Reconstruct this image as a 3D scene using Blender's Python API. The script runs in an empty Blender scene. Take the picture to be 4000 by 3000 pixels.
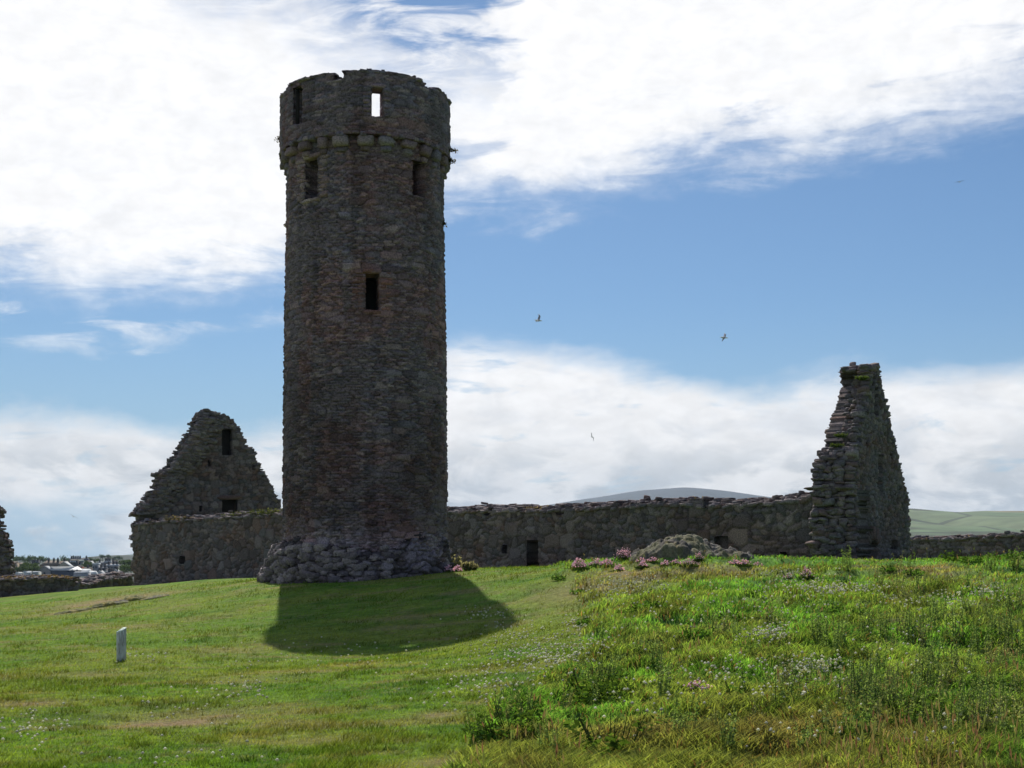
import bpy, math, random
import numpy as np
from mathutils import Vector

R = math.radians
random.seed(7)
rng = np.random.default_rng(11)
scene = bpy.context.scene
col = scene.collection

# ---------------------------------------------------------------- camera
F = 5200.0          # focal length, in photograph pixels (the photograph is 4000 wide)
HOR = 2190.0        # row of the horizon in the photograph
EYE = 1.6
cam_d = bpy.data.cameras.new('camera')
cam = bpy.data.objects.new('camera', cam_d)
col.objects.link(cam)
cam.location = (0, 0, EYE)
cam.rotation_euler = (R(90), 0, 0)
cam_d.sensor_width = 36
cam_d.lens = F * 36 / 4000
cam_d.shift_y = (HOR - 1500) / 4000
cam_d.clip_start = 0.1
cam_d.clip_end = 40000
scene.camera = cam

# ---------------------------------------------------------------- exposure
vs = scene.view_settings
vs.view_transform = 'Standard'
vs.look = 'None'
vs.exposure = 0.0
vs.gamma = 1.0
vs.use_curve_mapping = False
scene.render.engine = 'CYCLES'
scene.cycles.use_denoising = True
scene.cycles.max_bounces = 8
scene.cycles.diffuse_bounces = 3
scene.cycles.transmission_bounces = 3
scene.cycles.volume_bounces = 0
scene.cycles.volume_step_rate = 4

# ---------------------------------------------------------------- sun
SUN = Vector((-2.1, 14.0, 16.0)).normalized()       # direction towards the sun
sun_d = bpy.data.lights.new('sun', 'SUN')
sun_d.energy = 5.0
sun_d.angle = R(0.55)
sun_d.color = (1.0, 0.955, 0.88)
sun = bpy.data.objects.new('sun', sun_d)
col.objects.link(sun)
sun.rotation_euler = (-SUN).to_track_quat('-Z', 'Y').to_euler()
sun.location = (-20, 90, 100)


# ---------------------------------------------------------------- node helper
class NT:
    def __init__(s, tree):
        s.t = tree
        s.n = tree.nodes
        s.l = tree.links

    def put(s, sock, v):
        if hasattr(v, 'is_output') or isinstance(v, bpy.types.NodeSocket):
            s.l.new(v, sock)
        elif v is not None:
            sock.default_value = v

    def m(s, op, a=None, b=None, c=None, clamp=False):
        n = s.n.new('ShaderNodeMath'); n.operation = op; n.use_clamp = clamp
        for i, v in enumerate((a, b, c)):
            if v is not None:
                s.put(n.inputs[i], v)
        return n.outputs[0]

    def add(s, a, b): return s.m('ADD', a, b)
    def sub(s, a, b): return s.m('SUBTRACT', a, b)
    def mul(s, a, b): return s.m('MULTIPLY', a, b)

    def ramp(s, x, a, b, lo=0.0, hi=1.0, smooth=True):
        n = s.n.new('ShaderNodeMapRange')
        n.interpolation_type = 'SMOOTHSTEP' if smooth else 'LINEAR'
        s.put(n.inputs[0], x)
        n.inputs[1].default_value = a; n.inputs[2].default_value = b
        n.inputs[3].default_value = lo; n.inputs[4].default_value = hi
        return n.outputs[0]

    def mix(s, f, a, b, mode='MIX'):
        n = s.n.new('ShaderNodeMix'); n.data_type = 'RGBA'; n.blend_type = mode
        s.put(n.inputs[0], f)
        for i, v in ((6, a), (7, b)):
            if isinstance(v, tuple) and len(v) == 3:
                v = (*v, 1)
            s.put(n.inputs[i], v)
        return n.outputs[2]

    def noise(s, vec, scale, detail=4.0, rough=0.55, dist=0.0, out=0, dim='3D'):
        n = s.n.new('ShaderNodeTexNoise'); n.noise_dimensions = dim
        if vec is not None:
            s.l.new(vec, n.inputs['Vector'])
        n.inputs['Scale'].default_value = scale
        n.inputs['Detail'].default_value = detail
        n.inputs['Roughness'].default_value = rough
        n.inputs['Distortion'].default_value = dist
        return n.outputs[out]

    def xyz(s, x, y, z):
        n = s.n.new('ShaderNodeCombineXYZ')
        for i, v in enumerate((x, y, z)):
            s.put(n.inputs[i], v)
        return n.outputs[0]

    def curve(s, x, pts):
        """x in 0..1, pts list of (x, y) in 0..1"""
        n = s.n.new('ShaderNodeFloatCurve')
        c = n.mapping.curves[0]
        while len(c.points) > 2:
            c.points.remove(c.points[1])
        c.points[0].location = pts[0]; c.points[-1].location = pts[-1]
        for p in pts[1:-1]:
            c.points.new(*p)
        n.mapping.extend = 'HORIZONTAL'
        n.mapping.update()
        s.put(n.inputs['Value'], x)
        return n.outputs[0]


# ---------------------------------------------------------------- sky
world = bpy.data.worlds.new('World')
scene.world = world
world.use_nodes = True
W = NT(world.node_tree)
W.n.clear()
wout = W.n.new('ShaderNodeOutputWorld')
bg = W.n.new('ShaderNodeBackground')
W.l.new(bg.outputs[0], wout.inputs[0])
SKY_STRENGTH = 0.1
bg.inputs[1].default_value = SKY_STRENGTH
sky = W.n.new('ShaderNodeTexSky')
sky.sky_type = 'NISHITA'
sky.sun_disc = False
sky.sun_elevation = math.asin(SUN.z)
sky.sun_rotation = math.atan2(SUN.x, SUN.y)
sky.altitude = 20
sky.air_density = 1.0
sky.dust_density = 0.35
sky.ozone_density = 2.2
tc = W.n.new('ShaderNodeTexCoord')
sep = W.n.new('ShaderNodeSeparateXYZ')
W.l.new(tc.outputs['Generated'], sep.inputs[0])
X_, Y_, Z_ = sep.outputs
az = W.m('ARCTAN2', X_, Y_)
hyp = W.m('SQRT', W.add(W.mul(X_, X_), W.mul(Y_, Y_)))
tel = W.m('DIVIDE', Z_, W.m('MAXIMUM', hyp, 0.05))          # tangent of the elevation
AZ0, AZ1, TM = -0.42, 0.42, 0.5
azn = W.ramp(az, AZ0, AZ1, smooth=False)


def sk(px, py):
    return ((math.atan((px - 2000) / F) - AZ0) / (AZ1 - AZ0),
            max(0.0, min(1.0, (HOR - py) / F * math.cos(math.atan((px - 2000) / F)) / TM)))


# cloud noises: on a flattened direction so streaks lie along the horizon
cv = W.xyz(W.mul(az, 1.0), W.mul(tel, 1.7), 0.0)
n_big = W.noise(cv, 9.0, 8.0, 0.56, 0.3)
n_wisp = W.noise(W.xyz(W.add(W.mul(az, 0.8), W.mul(tel, -0.5)), W.mul(tel, 3.2), 3.7), 13.0, 8.0, 0.6, 0.5)
n_fine = W.noise(W.xyz(az, W.mul(tel, 1.5), 9.1), 40.0, 6.0, 0.6, 0.2)
wob = W.add(W.mul(W.sub(n_big, 0.5), 0.075), W.mul(W.sub(n_fine, 0.5), 0.03))
wob2 = W.add(wob, W.mul(W.sub(n_wisp, 0.5), 0.06))
telA = W.add(tel, wob2)
telB = W.add(tel, W.mul(wob2, 0.55))
# lower edge of the high cloud
low = W.mul(W.curve(azn, [sk(*p) for p in [(0, 1110), (350, 1150), (700, 1150), (1050, 1080), (1250, 950), (1500, 780),
            (1750, 740), (2080, 790), (2400, 740), (2700, 640), (3200, 590), (3600, 490), (4000, 370)]]), TM)
dA = W.mul(W.ramp(W.sub(telA, low), -0.026, 0.040), W.ramp(W.add(W.sub(telA, low), W.mul(W.sub(n_wisp, 0.45), 0.25)), -0.02, 0.035, 0.6, 1.0))
# blue gap between the two high clouds
gapc = W.mul(W.curve(W.add(azn, W.add(W.mul(W.sub(n_big, 0.5), 0.22), W.mul(W.sub(n_wisp, 0.5), 0.14))), [(0, 0.97), sk(500, -120), sk(800, 60), sk(1050, 140), sk(1250, 230), sk(1450, 330), sk(1620, 460), sk(1760, 470), sk(1860, 330), sk(1980, 80), sk(2150, -260), (1, 0.98)]), TM)
wispy = W.ramp(n_wisp, 0.40, 0.62)
gap = W.mul(W.ramp(W.sub(W.add(tel, W.mul(wob2, 0.9)), gapc), -0.015, 0.06), W.ramp(n_wisp, 0.40, 0.64, 1.0, 0.12))
dA = W.mul(dA, W.sub(1.0, gap))
# thin the cloud away from the photographed part of the sky
side = W.ramp(W.m('ABSOLUTE', az), 0.5, 1.1, 1.0, 0.0)
patch = W.ramp(W.noise(W.xyz(X_, Y_, W.mul(Z_, 2.0)), 2.2, 6, 0.55), 0.5, 0.62)
high = W.ramp(tel, 0.5, 0.9, 1.0, 0.0)
dA = W.m('MAXIMUM', W.mul(dA, W.mul(side, high)), W.mul(patch, W.mul(W.sub(1.0, W.mul(side, high)), 0.35)))
# upper edge of the low cloud bank
up = W.mul(W.curve(azn, [sk(*p) for p in [(0, 1575), (400, 1600), (750, 1660), (1100, 1655), (1500, 1500), (1740, 1345), (2200, 1370),
            (2600, 1450), (3000, 1510), (3250, 1440), (3600, 1440), (4000, 1400)]]), TM)
dB = W.mul(W.ramp(W.sub(up, telB), -0.010, 0.020), W.ramp(W.add(W.sub(up, telB), W.mul(W.sub(n_wisp, 0.45), 0.16)), -0.02, 0.03, 0.5, 1.0))
# clear air low on the left, and small openings in the bank
leftgap = W.mul(W.ramp(azn, 0.10, 0.26, 1.0, 0.0), W.ramp(W.add(tel, W.mul(wob2, 0.5)), 0.028, 0.05, 1.0, 0.0))
smallc = W.ramp(n_big, 0.50, 0.60)
leftgap = W.mul(leftgap, W.sub(1.0, W.mul(smallc, 0.8)))
hole = W.mul(W.ramp(n_wisp, 0.30, 0.42, 1.0, 0.0), W.ramp(tel, 0.02, 0.05))
dB = W.mul(dB, W.mul(W.sub(1.0, W.mul(leftgap, 0.85)), W.sub(1.0, W.mul(hole, 0.5))))
dB = W.mul(dB, W.ramp(W.m('ABSOLUTE', az), 0.6, 1.3, 1.0, 0.35))
# streaky small clouds under the left cloud
st = W.mul(W.ramp(azn, 0.0, 0.36, 1.0, 0.6), W.mul(W.ramp(W.sub(telA, low), -0.045, -0.005), W.ramp(W.sub(azn, 0.36), 0, 0.02, 1, 0)))
st = W.mul(st, W.ramp(n_wisp, 0.46, 0.64))
dens = W.m('MAXIMUM', W.m('MAXIMUM', dA, dB), W.mul(st, 0.75), clamp=True)
# light on the clouds: blown out high up, grey bellies low down
greyn = W.ramp(W.noise(W.xyz(W.mul(az, 1.0), W.mul(tel, 2.2), 5.0), 15.0, 6.0, 0.58, 0.4), 0.45, 0.62)
grey = W.mul(greyn, W.ramp(tel, 0.04, 0.11, 1.0, 0.0))
greyr = W.mul(W.ramp(n_big, 0.44, 0.6), W.mul(W.ramp(azn, 0.55, 0.72), W.ramp(tel, 0.28, 0.40, 1.0, 0.0)))
ccol = W.mix(W.mul(grey, 0.85), (1.0, 1.0, 1.0), (0.50, 0.56, 0.62))
ccol = W.mix(W.mul(greyr, 0.30), ccol, (0.72, 0.78, 0.85))
puff = W.ramp(W.noise(W.xyz(W.mul(az, 1.1), W.mul(tel, 2.4), 12.0), 11.0, 7.0, 0.6, 0.6), 0.45, 0.66)
ccol = W.mix(W.mul(puff, W.ramp(tel, 0.10, 0.30, 0.36, 0.11)), ccol, (0.66, 0.71, 0.78))
lum = W.mul(W.ramp(tel, 0.0, 0.2, 0.80, 1.02), W.ramp(n_fine, 0.25, 0.75, 0.93, 1.05))
ccol = W.mix(1.0, ccol, W.xyz(lum, lum, lum), 'MULTIPLY')
k = 1.0 / SKY_STRENGTH
ccol = W.mix(1.0, ccol, (k, k, k * 1.01), 'MULTIPLY')
SKY_TINT = (.52, .67, .80)
scol = W.mix(1.0, sky.outputs[0], SKY_TINT, 'MULTIPLY')
scol = W.mix(W.ramp(tel, 0.0, 0.20, 0.9, 0.0), scol, (0.33 * k, 0.50 * k, 0.66 * k))
fin = W.mix(dens, scol, ccol)
W.l.new(fin, bg.inputs[0])
world.cycles.sampling_method = 'MANUAL'
world.cycles.sample_map_resolution = 1024


# ---------------------------------------------------------------- object helpers
def tag(o, label=None, cat=None, group=None, kind=None):
    if label: o['label'] = label
    if cat: o['category'] = cat
    if group: o['group'] = group
    if kind: o['kind'] = kind
    return o


def thing(name, loc, label, cat, group=None, rz=0.0):
    o = bpy.data.objects.new(name, None)
    col.objects.link(o)
    o.location = loc
    o.rotation_euler = (0, 0, rz)
    o.empty_display_size = 0.3
    return tag(o, label, cat, group)


ORD = ['leftmost', 'second from the left', 'third from the left', 'fourth from the left', 'fifth from the left', 'sixth from the left', 'seventh from the left', 'eighth from the left', 'ninth from the left', 'tenth from the left',
       'eleventh from the left', 'twelfth from the left', 'thirteenth from the left', 'fourteenth from the left', 'fifteenth from the left', 'sixteenth from the left', 'seventeenth from the left', 'eighteenth from the left', 'nineteenth from the left', 'twentieth from the left']


def name_row(objs, what):
    """look-alikes in a row: each label tells its place in the row"""
    if len(objs) == 1:
        objs[0]['label'] = 'only one of the ' + what
        return
    objs = sorted(objs, key=lambda o: o.location.x / o.location.y)
    for i, o in enumerate(objs):
        w = 'rightmost' if i == len(objs) - 1 else ORD[i]
        o['label'] = w + ' of the ' + what


def mk(name, pieces, mat, parent=None, smooth=False, origin=None):
    """one mesh object from pieces (V, F, C): V (n,3) world points, F (m,3|4) or a list of such, C colours or None.
    origin: the world location of the parent (points are stored relative to it)"""
    Vs, Cs, Fs, off = [], [], [], 0
    anyc = any(p[2] is not None for p in pieces)
    for V, Fc, C in pieces:
        V = np.asarray(V, float)
        Vs.append(V)
        if anyc:
            if C is None: C = np.full((len(V), 3), 0.5)
            C = np.asarray(C, float)
            if C.ndim == 1: C = np.repeat(C[None, :], len(V), 0)
            Cs.append(C)
        for f in (Fc if isinstance(Fc, list) else [Fc]):
            f = np.asarray(f)
            if len(f): Fs.append(f.astype(np.int64) + off)
        off += len(V)
    V = np.concatenate(Vs)
    if origin is not None: V = V - np.asarray(origin)[None, :]
    me = bpy.data.meshes.new(name)
    me.vertices.add(len(V))
    me.vertices.foreach_set('co', V.astype(np.float32).ravel())
    loops = np.concatenate([f.ravel() for f in Fs])
    tot = np.concatenate([np.full(len(f), f.shape[1]) for f in Fs])
    start = np.concatenate([[0], np.cumsum(tot)[:-1]])
    me.loops.add(len(loops))
    me.loops.foreach_set('vertex_index', loops.astype(np.int32))
    me.polygons.add(len(tot))
    me.polygons.foreach_set('loop_start', start.astype(np.int32))
    me.polygons.foreach_set('loop_total', tot.astype(np.int32))
    if smooth:
        me.polygons.foreach_set('use_smooth', np.ones(len(tot), bool))
    if anyc:
        C = np.concatenate(Cs)
        a = me.color_attributes.new('col', 'FLOAT_COLOR', 'POINT')
        a.data.foreach_set('color', np.concatenate([C, np.ones((len(C), 1))], 1).astype(np.float32).ravel())
    me.update(calc_edges=True)
    me.validate()
    if mat: me.materials.append(mat)
    o = bpy.data.objects.new(name, me)
    col.objects.link(o)
    if parent: o.parent = parent
    return o


def at(px, py, Y):
    return ((px - 2000) / F * Y, Y, EYE + (HOR - py) / F * Y)


# ---------------------------------------------------------------- noise in numpy
def h2(i, j, s=0.0):
    v = np.sin(np.asarray(i) * 127.1 + np.asarray(j) * 311.7 + s * 74.7 + 0.5) * 43758.5453
    return v - np.floor(v)


def vn(x, y, s=0.0):
    x = np.asarray(x, float); y = np.asarray(y, float)
    i = np.floor(x); j = np.floor(y); a = x - i; b = y - j
    a = a * a * (3 - 2 * a); b = b * b * (3 - 2 * b)
    return (h2(i, j, s) * (1 - a) + h2(i + 1, j, s) * a) * (1 - b) + (h2(i, j + 1, s) * (1 - a) + h2(i + 1, j + 1, s) * a) * b


def fbm(x, y, s=0.0, o=4):
    t = 0; a = 0.5; f = 1.0; n = 0
    for k_ in range(o):
        t = t + a * vn(x * f + 13.7 * k_, y * f - 7.3 * k_, s + k_)
        n += a; a *= 0.5; f *= 2.03
    return t / n


def sstep(x, a, b):
    t = np.clip((x - a) / (b - a), 0, 1)
    return t * t * (3 - 2 * t)


# ---------------------------------------------------------------- materials
def new_mat(name):
    m = bpy.data.materials.new(name)
    m.use_nodes = True
    n = NT(m.node_tree)
    b = n.n['Principled BSDF']
    b.inputs['Roughness'].default_value = 0.9
    b.inputs['Specular IOR Level'].default_value = 0.25
    return m, n, b


def pos(n):
    return n.n.new('ShaderNodeNewGeometry').outputs['Position']


def attr(n, name='col'):
    a = n.n.new('ShaderNodeAttribute'); a.attribute_name = name
    return a.outputs['Color']


def bump(n, b, h, strength=0.4, dist=0.02):
    u = n.n.new('ShaderNodeBump')
    u.inputs['Strength'].default_value = strength
    u.inputs['Distance'].default_value = dist
    n.l.new(h, u.inputs['Height'])
    n.l.new(u.outputs[0], b.inputs['Normal'])


def stone_mat(name, tint=(1, 1, 1), lichen=0.35):
    m, n, b = new_mat(name)
    p = pos(n)
    a = n.noise(p, 1.3, 7, 0.65)
    f = n.noise(p, 22.0, 5, 0.65)
    c = n.mix(1.0, attr(n), (*tint, 1), 'MULTIPLY')
    g = n.ramp(f, 0.25, 0.75, 0.55, 1.5)
    c = n.mix(1.0, c, n.xyz(g, g, g), 'MULTIPLY')
    li = n.mul(n.ramp(n.noise(p, 6.5, 5, 0.7), 0.60, 0.70), lichen)
    c = n.mix(li, c, (0.26, 0.27, 0.21))
    c = n.mix(n.mul(n.ramp(a, 0.5, 0.75), 0.35), c, (0.045, 0.04, 0.038))
    n.l.new(c, b.inputs['Base Color'])
    b.inputs['Roughness'].default_value = 0.88
    bump(n, b, n.noise(p, 30, 6, 0.7), 0.7, 0.03)
    return m


def flat_mat(name, c, rough=0.8, var=0.25, scale=3.0):
    m, n, b = new_mat(name)
    g = n.ramp(n.noise(pos(n), scale, 5, 0.6), 0.25, 0.75, 1 - var, 1 + var)
    n.l.new(n.mix(1.0, (*c, 1), n.xyz(g, g, g), 'MULTIPLY'), b.inputs['Base Color'])
    b.inputs['Roughness'].default_value = rough
    return m


def leaf_mat(name, trans=0.5, c=None, var=0.3, gloss=0.0):
    m = bpy.data.materials.new(name); m.use_nodes = True
    n = NT(m.node_tree); n.n.clear()
    out = n.n.new('ShaderNodeOutputMaterial')
    d = n.n.new('ShaderNodeBsdfDiffuse'); t = n.n.new('ShaderNodeBsdfTranslucent')
    mx = n.n.new('ShaderNodeMixShader'); mx.inputs[0].default_value = trans
    base = attr(n) if c is None else (*c, 1)
    g = n.ramp(n.noise(pos(n), 4.0, 3, 0.6), 0.25, 0.75, 1 - var, 1 + var)
    cc = n.mix(1.0, base, n.xyz(g, g, g), 'MULTIPLY')
    n.l.new(cc, d.inputs[0])
    n.l.new(n.mix(1.0, cc, (1.25, 1.2, 0.6), 'MULTIPLY'), t.inputs[0])
    n.l.new(d.outputs[0], mx.inputs[1]); n.l.new(t.outputs[0], mx.inputs[2])
    last = mx.outputs[0]
    if gloss:
        gl = n.n.new('ShaderNodeBsdfGlossy'); gl.inputs['Roughness'].default_value = 0.35
        m2 = n.n.new('ShaderNodeMixShader'); m2.inputs[0].default_value = gloss
        n.l.new(last, m2.inputs[1]); n.l.new(gl.outputs[0], m2.inputs[2]); last = m2.outputs[0]
    n.l.new(last, out.inputs[0])
    return m


M_stone = stone_mat('rubble_stone', (1.20, 1.04, 1.12))
M_tower = stone_mat('tower_stone', (1.36, 1.13, 1.21), .14)
M_dark = flat_mat('recess_shade_stone', (0.035, 0.03, 0.028), 0.95)  # shade inside the openings put into a near-black stone colour
M_blade = leaf_mat('grass_blade', 0.5)
M_leaf = leaf_mat('weed_leaf', 0.5)
M_petal = leaf_mat('petal', 0.35, var=0.1)

# ---------------------------------------------------------------- terrain heights
ctl = []
def cp(px, py, Y): ctl.append(at(px, py, Y))
def cz(px, z, Y): ctl.append(((px - 2000) / F * Y, Y, z))
for x in (-12, -5, 0, 5, 12):
    for y in (-12, 0, 5): ctl.append((x, y, 0.0))
for px, z in ((-400, -.12), (0, -.1), (1300, -.08), (2600, 0.0), (3300, .05), (4000, .12), (4500, .14)): cz(px, z, 11.0)
cp(475, 2586, 22)
cz(0, -.15, 21); cz(-400, -.2, 26); cz(1500, -.13, 23.4); cp(1604, 2530, 24.8); cp(1045, 2500, 26.3); cp(2040, 2425, 27)
cp(1300, 2400, 30); cp(1430, 2268, 37.3); cp(1020, 2258, 40); cp(1760, 2230, 40)
cp(800, 2262, 48); cz(800, .68, 60); cz(800, .5, 68); cp(515, 2292, 60); cz(515, .08, 76); cp(200, 2322, 51); cp(0, 2336, 51); cp(400, 2301, 60)
cp(650, 2330, 40); cp(650, 2420, 32); cz(200, .0, 32); cz(200, .1, 42)
cz(1430, 1.1, 45); cz(1430, .8, 60); cp(1900, 2220, 46); cp(2150, 2222, 50); cz(2100, 1.1, 56); cz(1150, 0.95, 50)
cp(2250, 2217, 44); cp(2450, 2186, 33); cp(2360, 2202, 33); cp(2560, 2172, 33.2); cp(2650, 2178, 33); cp(2850, 2203, 32.5); cp(2200, 2237, 34); cp(2600, 2262, 29)
cp(2600, 2350, 24); cp(2600, 2500, 18.5); cp(2600, 2700, 14)
cp(3300, 2211, 38); cp(3300, 2300, 27); cp(3300, 2500, 19); cp(3300, 2750, 13.5); cz(3100, 1.35, 44)
cp(4000, 2178, 44); cp(3700, 2198, 43); cp(4000, 2250, 28); cp(4000, 2450, 20); cp(4000, 2700, 14.5)
cp(3560, 2208, 50); cp(4000, 2175, 52); cp(3560, 2195, 60); cz(4500, 1.9, 50)
cz(2270, .26, 16.5); cz(1900, .16, 18); cz(1500, .02, 16); cp(2200, 2400, 27); cz(900, -.05, 17)
for p in ((-60, 10, -1.2), (-60, 40, -1.2), (-60, 70, -1.2), (60, 10, 1.0), (60, 40, 2.0), (60, 70, 2.4), (0, 95, 0.2), (-40, 100, -1.6),
          (40, 100, 1.2), (-34, 80, -.4), (-60, -15, 0), (60, -15, 0)): ctl.append(p)
P = np.array(ctl)


def _phi(d2):
    return 0.5 * d2 * np.log(d2 + 1e-9)


_n = len(P)
_A = np.zeros((_n + 3, _n + 3))
_d2 = ((P[:, None, :2] - P[None, :, :2]) ** 2).sum(-1)
_A[:_n, :_n] = _phi(_d2) + np.eye(_n) * 4.0
_A[:_n, _n] = 1; _A[:_n, _n + 1:] = P[:, :2]
_A[_n, :_n] = 1; _A[_n + 1:, :_n] = P[:, :2].T
_w = np.linalg.solve(_A, np.concatenate([P[:, 2], [0, 0, 0]]))

XB_Y = [0, 5, 10.8, 13, 14.7, 17, 22.5, 30, 40, 45, 60]
XB_X = [-.5, -.5, -.46, -.25, .14, .88, 1.43, 1.38, 1.2, 1.7, 5.0]


def meadow(x, y):
    xb = np.interp(y, XB_Y, XB_X) + (fbm(np.asarray(y) * .55, np.asarray(x) * .3, 3) - .5) * 0.8
    return sstep(x - xb, -0.12, 0.18)


def ground(x, y):
    x = np.atleast_1d(np.asarray(x, float)); y = np.atleast_1d(np.asarray(y, float))
    xc = np.clip(x, -60, 60); yc = np.clip(y, -15, 100)
    sh = xc.shape
    xf, yf = xc.ravel(), yc.ravel()
    z = np.empty(len(xf))
    for s in range(0, len(xf), 40000):
        a, b = xf[s:s + 40000], yf[s:s + 40000]
        d = (a[:, None] - P[None, :, 0]) ** 2 + (b[:, None] - P[None, :, 1]) ** 2
        z[s:s + 40000] = _phi(d) @ _w[:_n] + _w[_n] + _w[_n + 1] * a + _w[_n + 2] * b
    z = z.reshape(sh)
    mm = meadow(x, y) * sstep(y, 6, 11)
    z = z + (fbm(x * .5, y * .5, 5) - .5) * .07 * (1 - mm)
    z = z + mm * ((sstep(fbm(x * 1.0, y * 1.35, 21), .38, .60) - .5) * .13 + (fbm(x * 3.3, y * 3.3, 9) - .5) * .14 + .02)
    out = np.maximum(sstep(y, 95, 150), sstep(np.abs(x), 60, 110))
    out = np.maximum(out, sstep(-y, 30, 80))
    return z * (1 - out) - 19.0 * out


def gz(x, y):
    return float(ground(x, y)[0])


def gy(px, Y):
    """ground point seen in column px at distance Y"""
    x = (px - 2000) / F * Y
    return (x, Y, gz(x, Y))


def ghit(px, py):
    """distance at which the sight line through (px, py) meets the ground"""
    Y = np.arange(8, 60, .15)
    x = (px - 2000) / F * Y
    z = EYE + (HOR - py) / F * Y
    g = ground(x, Y)
    k_ = np.argmax(z <= g)
    if z[k_] > g[k_]:
        k_ = np.argmin(z - g)
    return (float(x[k_]), float(Y[k_]), float(g[k_]))

# ---------------------------------------------------------------- grass colours (shared by the turf and its blades)
DRY = []
for px, py, rx, ry, s in ((650, 2825, .75, .45, .9), (480, 2835, .5, .3, .5), (850, 2800, .4, .25, .6), (760, 2790, 1.2, .8, .35), (120, 2750, .6, .35, .55),
                          (1700, 2800, .35, .3, .5), (300, 2390, 1.6, 1.6, .55), (560, 2335, 1.6, 1.5, .6), (880, 2545, .6, .5, .35),
                          (420, 2350, 1.9, 1.9, .8), (330, 2640, .8, .5, .35), (1250, 2900, .5, .3, .3), (1000, 2650, .9, .6, .25),
                          (2500, 2890, .8, .5, .5), (3300, 2890, .9, .5, .55), (2450, 2235, 1.1, 1.4, .8), (2330, 2290, 1.2, 1.4, .5), (2800, 2230, 2.0, 1.0, .45),
                          (3580, 2215, .9, 1.6, .9), (1740, 2990, .3, .3, .7)):
    x, y, z = ghit(px, py)
    DRY.append((x, y, rx, ry, s))


def gcol(x, y):
    x = np.asarray(x, float); y = np.asarray(y, float)
    m = meadow(x, y)
    a = fbm(x * .45, y * .8, 31)[..., None]; b = fbm(x * 1.9, y * 1.9, 41)[..., None]; c = fbm(x * 6, y * 9, 51)[..., None]
    lawn = np.array([.163, .278, .040]) + (sstep(a, .38, .66)) * np.array([.062, .020, .012]) - sstep(b, .5, .72) * np.array([.055, .060, .008])
    wild = np.array([.185, .365, .068]) + (sstep(a, .42, .62)) * np.array([.070, .000, .012]) - sstep(b, .44, .64) * np.array([.080, .150, .018])
    col_ = lawn * (1 - m[..., None]) + wild * m[..., None]
    col_ = col_ * (0.66 + 0.68 * c)
    near = sstep(16 - y, 0, 4)[..., None] * m[..., None] * sstep(a, .35, .6)
    col_ = col_ * (1 - .45 * near) + np.array([.23, .18, .07]) * .45 * near
    d = np.zeros_like(x)
    for dx, dy, rx, ry, s in DRY:
        q = ((x - dx) / rx) ** 2 + ((y - dy) / ry) ** 2
        d = np.maximum(d, s * np.exp(-q) * (.55 + .45 * sstep(fbm(x * 3, y * 3, 61), .3, .6)) * 1.5)
    d = np.maximum(d, .5 * sstep(fbm(x * .8, y * 1.6, 71), .56, .74) * (1 - m))
    d = np.maximum(d, .35 * sstep(fbm(x * 4.0, y * 6.0, 73), .60, .72) * (1 - m))
    d = np.clip(d, 0, 1)[..., None]
    return np.clip(col_ * (1 - d) + np.array([.36, .27, .15]) * d, .004, 1)


def grid_lines(segs):
    out = [segs[0][0]]
    for a, b, st in segs:
        n = max(1, int(round((b - a) / st)))
        out += list(np.linspace(a, b, n + 1)[1:])
    return np.array(out)


def build_ground():
    xs = grid_lines([(-420, -110, 40), (-110, -40, 5), (-40, -18, .6), (-18, -7, .18), (-7, 8, .11), (8, 18, .18), (18, 40, .6), (40, 110, 5), (110, 420, 40)])
    ys = grid_lines([(-120, -20, 20), (-20, 8, 2), (8, 22, .09), (22, 45, .17), (45, 95, .6), (95, 150, 4), (150, 330, 30)])
    X, Y = np.meshgrid(xs, ys)
    Z = ground(X, Y)
    V = np.stack([X, Y, Z], -1).reshape(-1, 3)
    nx, ny = len(xs), len(ys)
    I = (np.arange(ny - 1)[:, None] * nx + np.arange(nx - 1)[None, :]).ravel()
    Fq = np.stack([I, I + 1, I + nx + 1, I + nx], 1)
    C = gcol(X, Y).reshape(-1, 3)
    m, n, b = new_mat('turf')
    p = pos(n)
    g = n.ramp(n.noise(p, 9.0, 6, 0.7), 0.25, 0.75, 0.65, 1.35)
    s = n.ramp(n.noise(p, 60.0, 3, 0.7), 0.3, 0.7, 0.7, 1.3)
    c = n.mix(1.0, n.mix(1.0, attr(n), n.xyz(g, g, g), 'MULTIPLY'), n.xyz(s, s, s), 'MULTIPLY')
    n.l.new(c, b.inputs['Base Color'])
    b.inputs['Specular IOR Level'].default_value = 0.05
    bump(n, b, n.add(n.noise(p, 25, 5, .7), n.noise(p, 90, 3, .7)), 0.9, 0.05)
    return mk('ground', [(V, Fq, C)], m, smooth=True)


tag(build_ground(), kind='structure')

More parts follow.
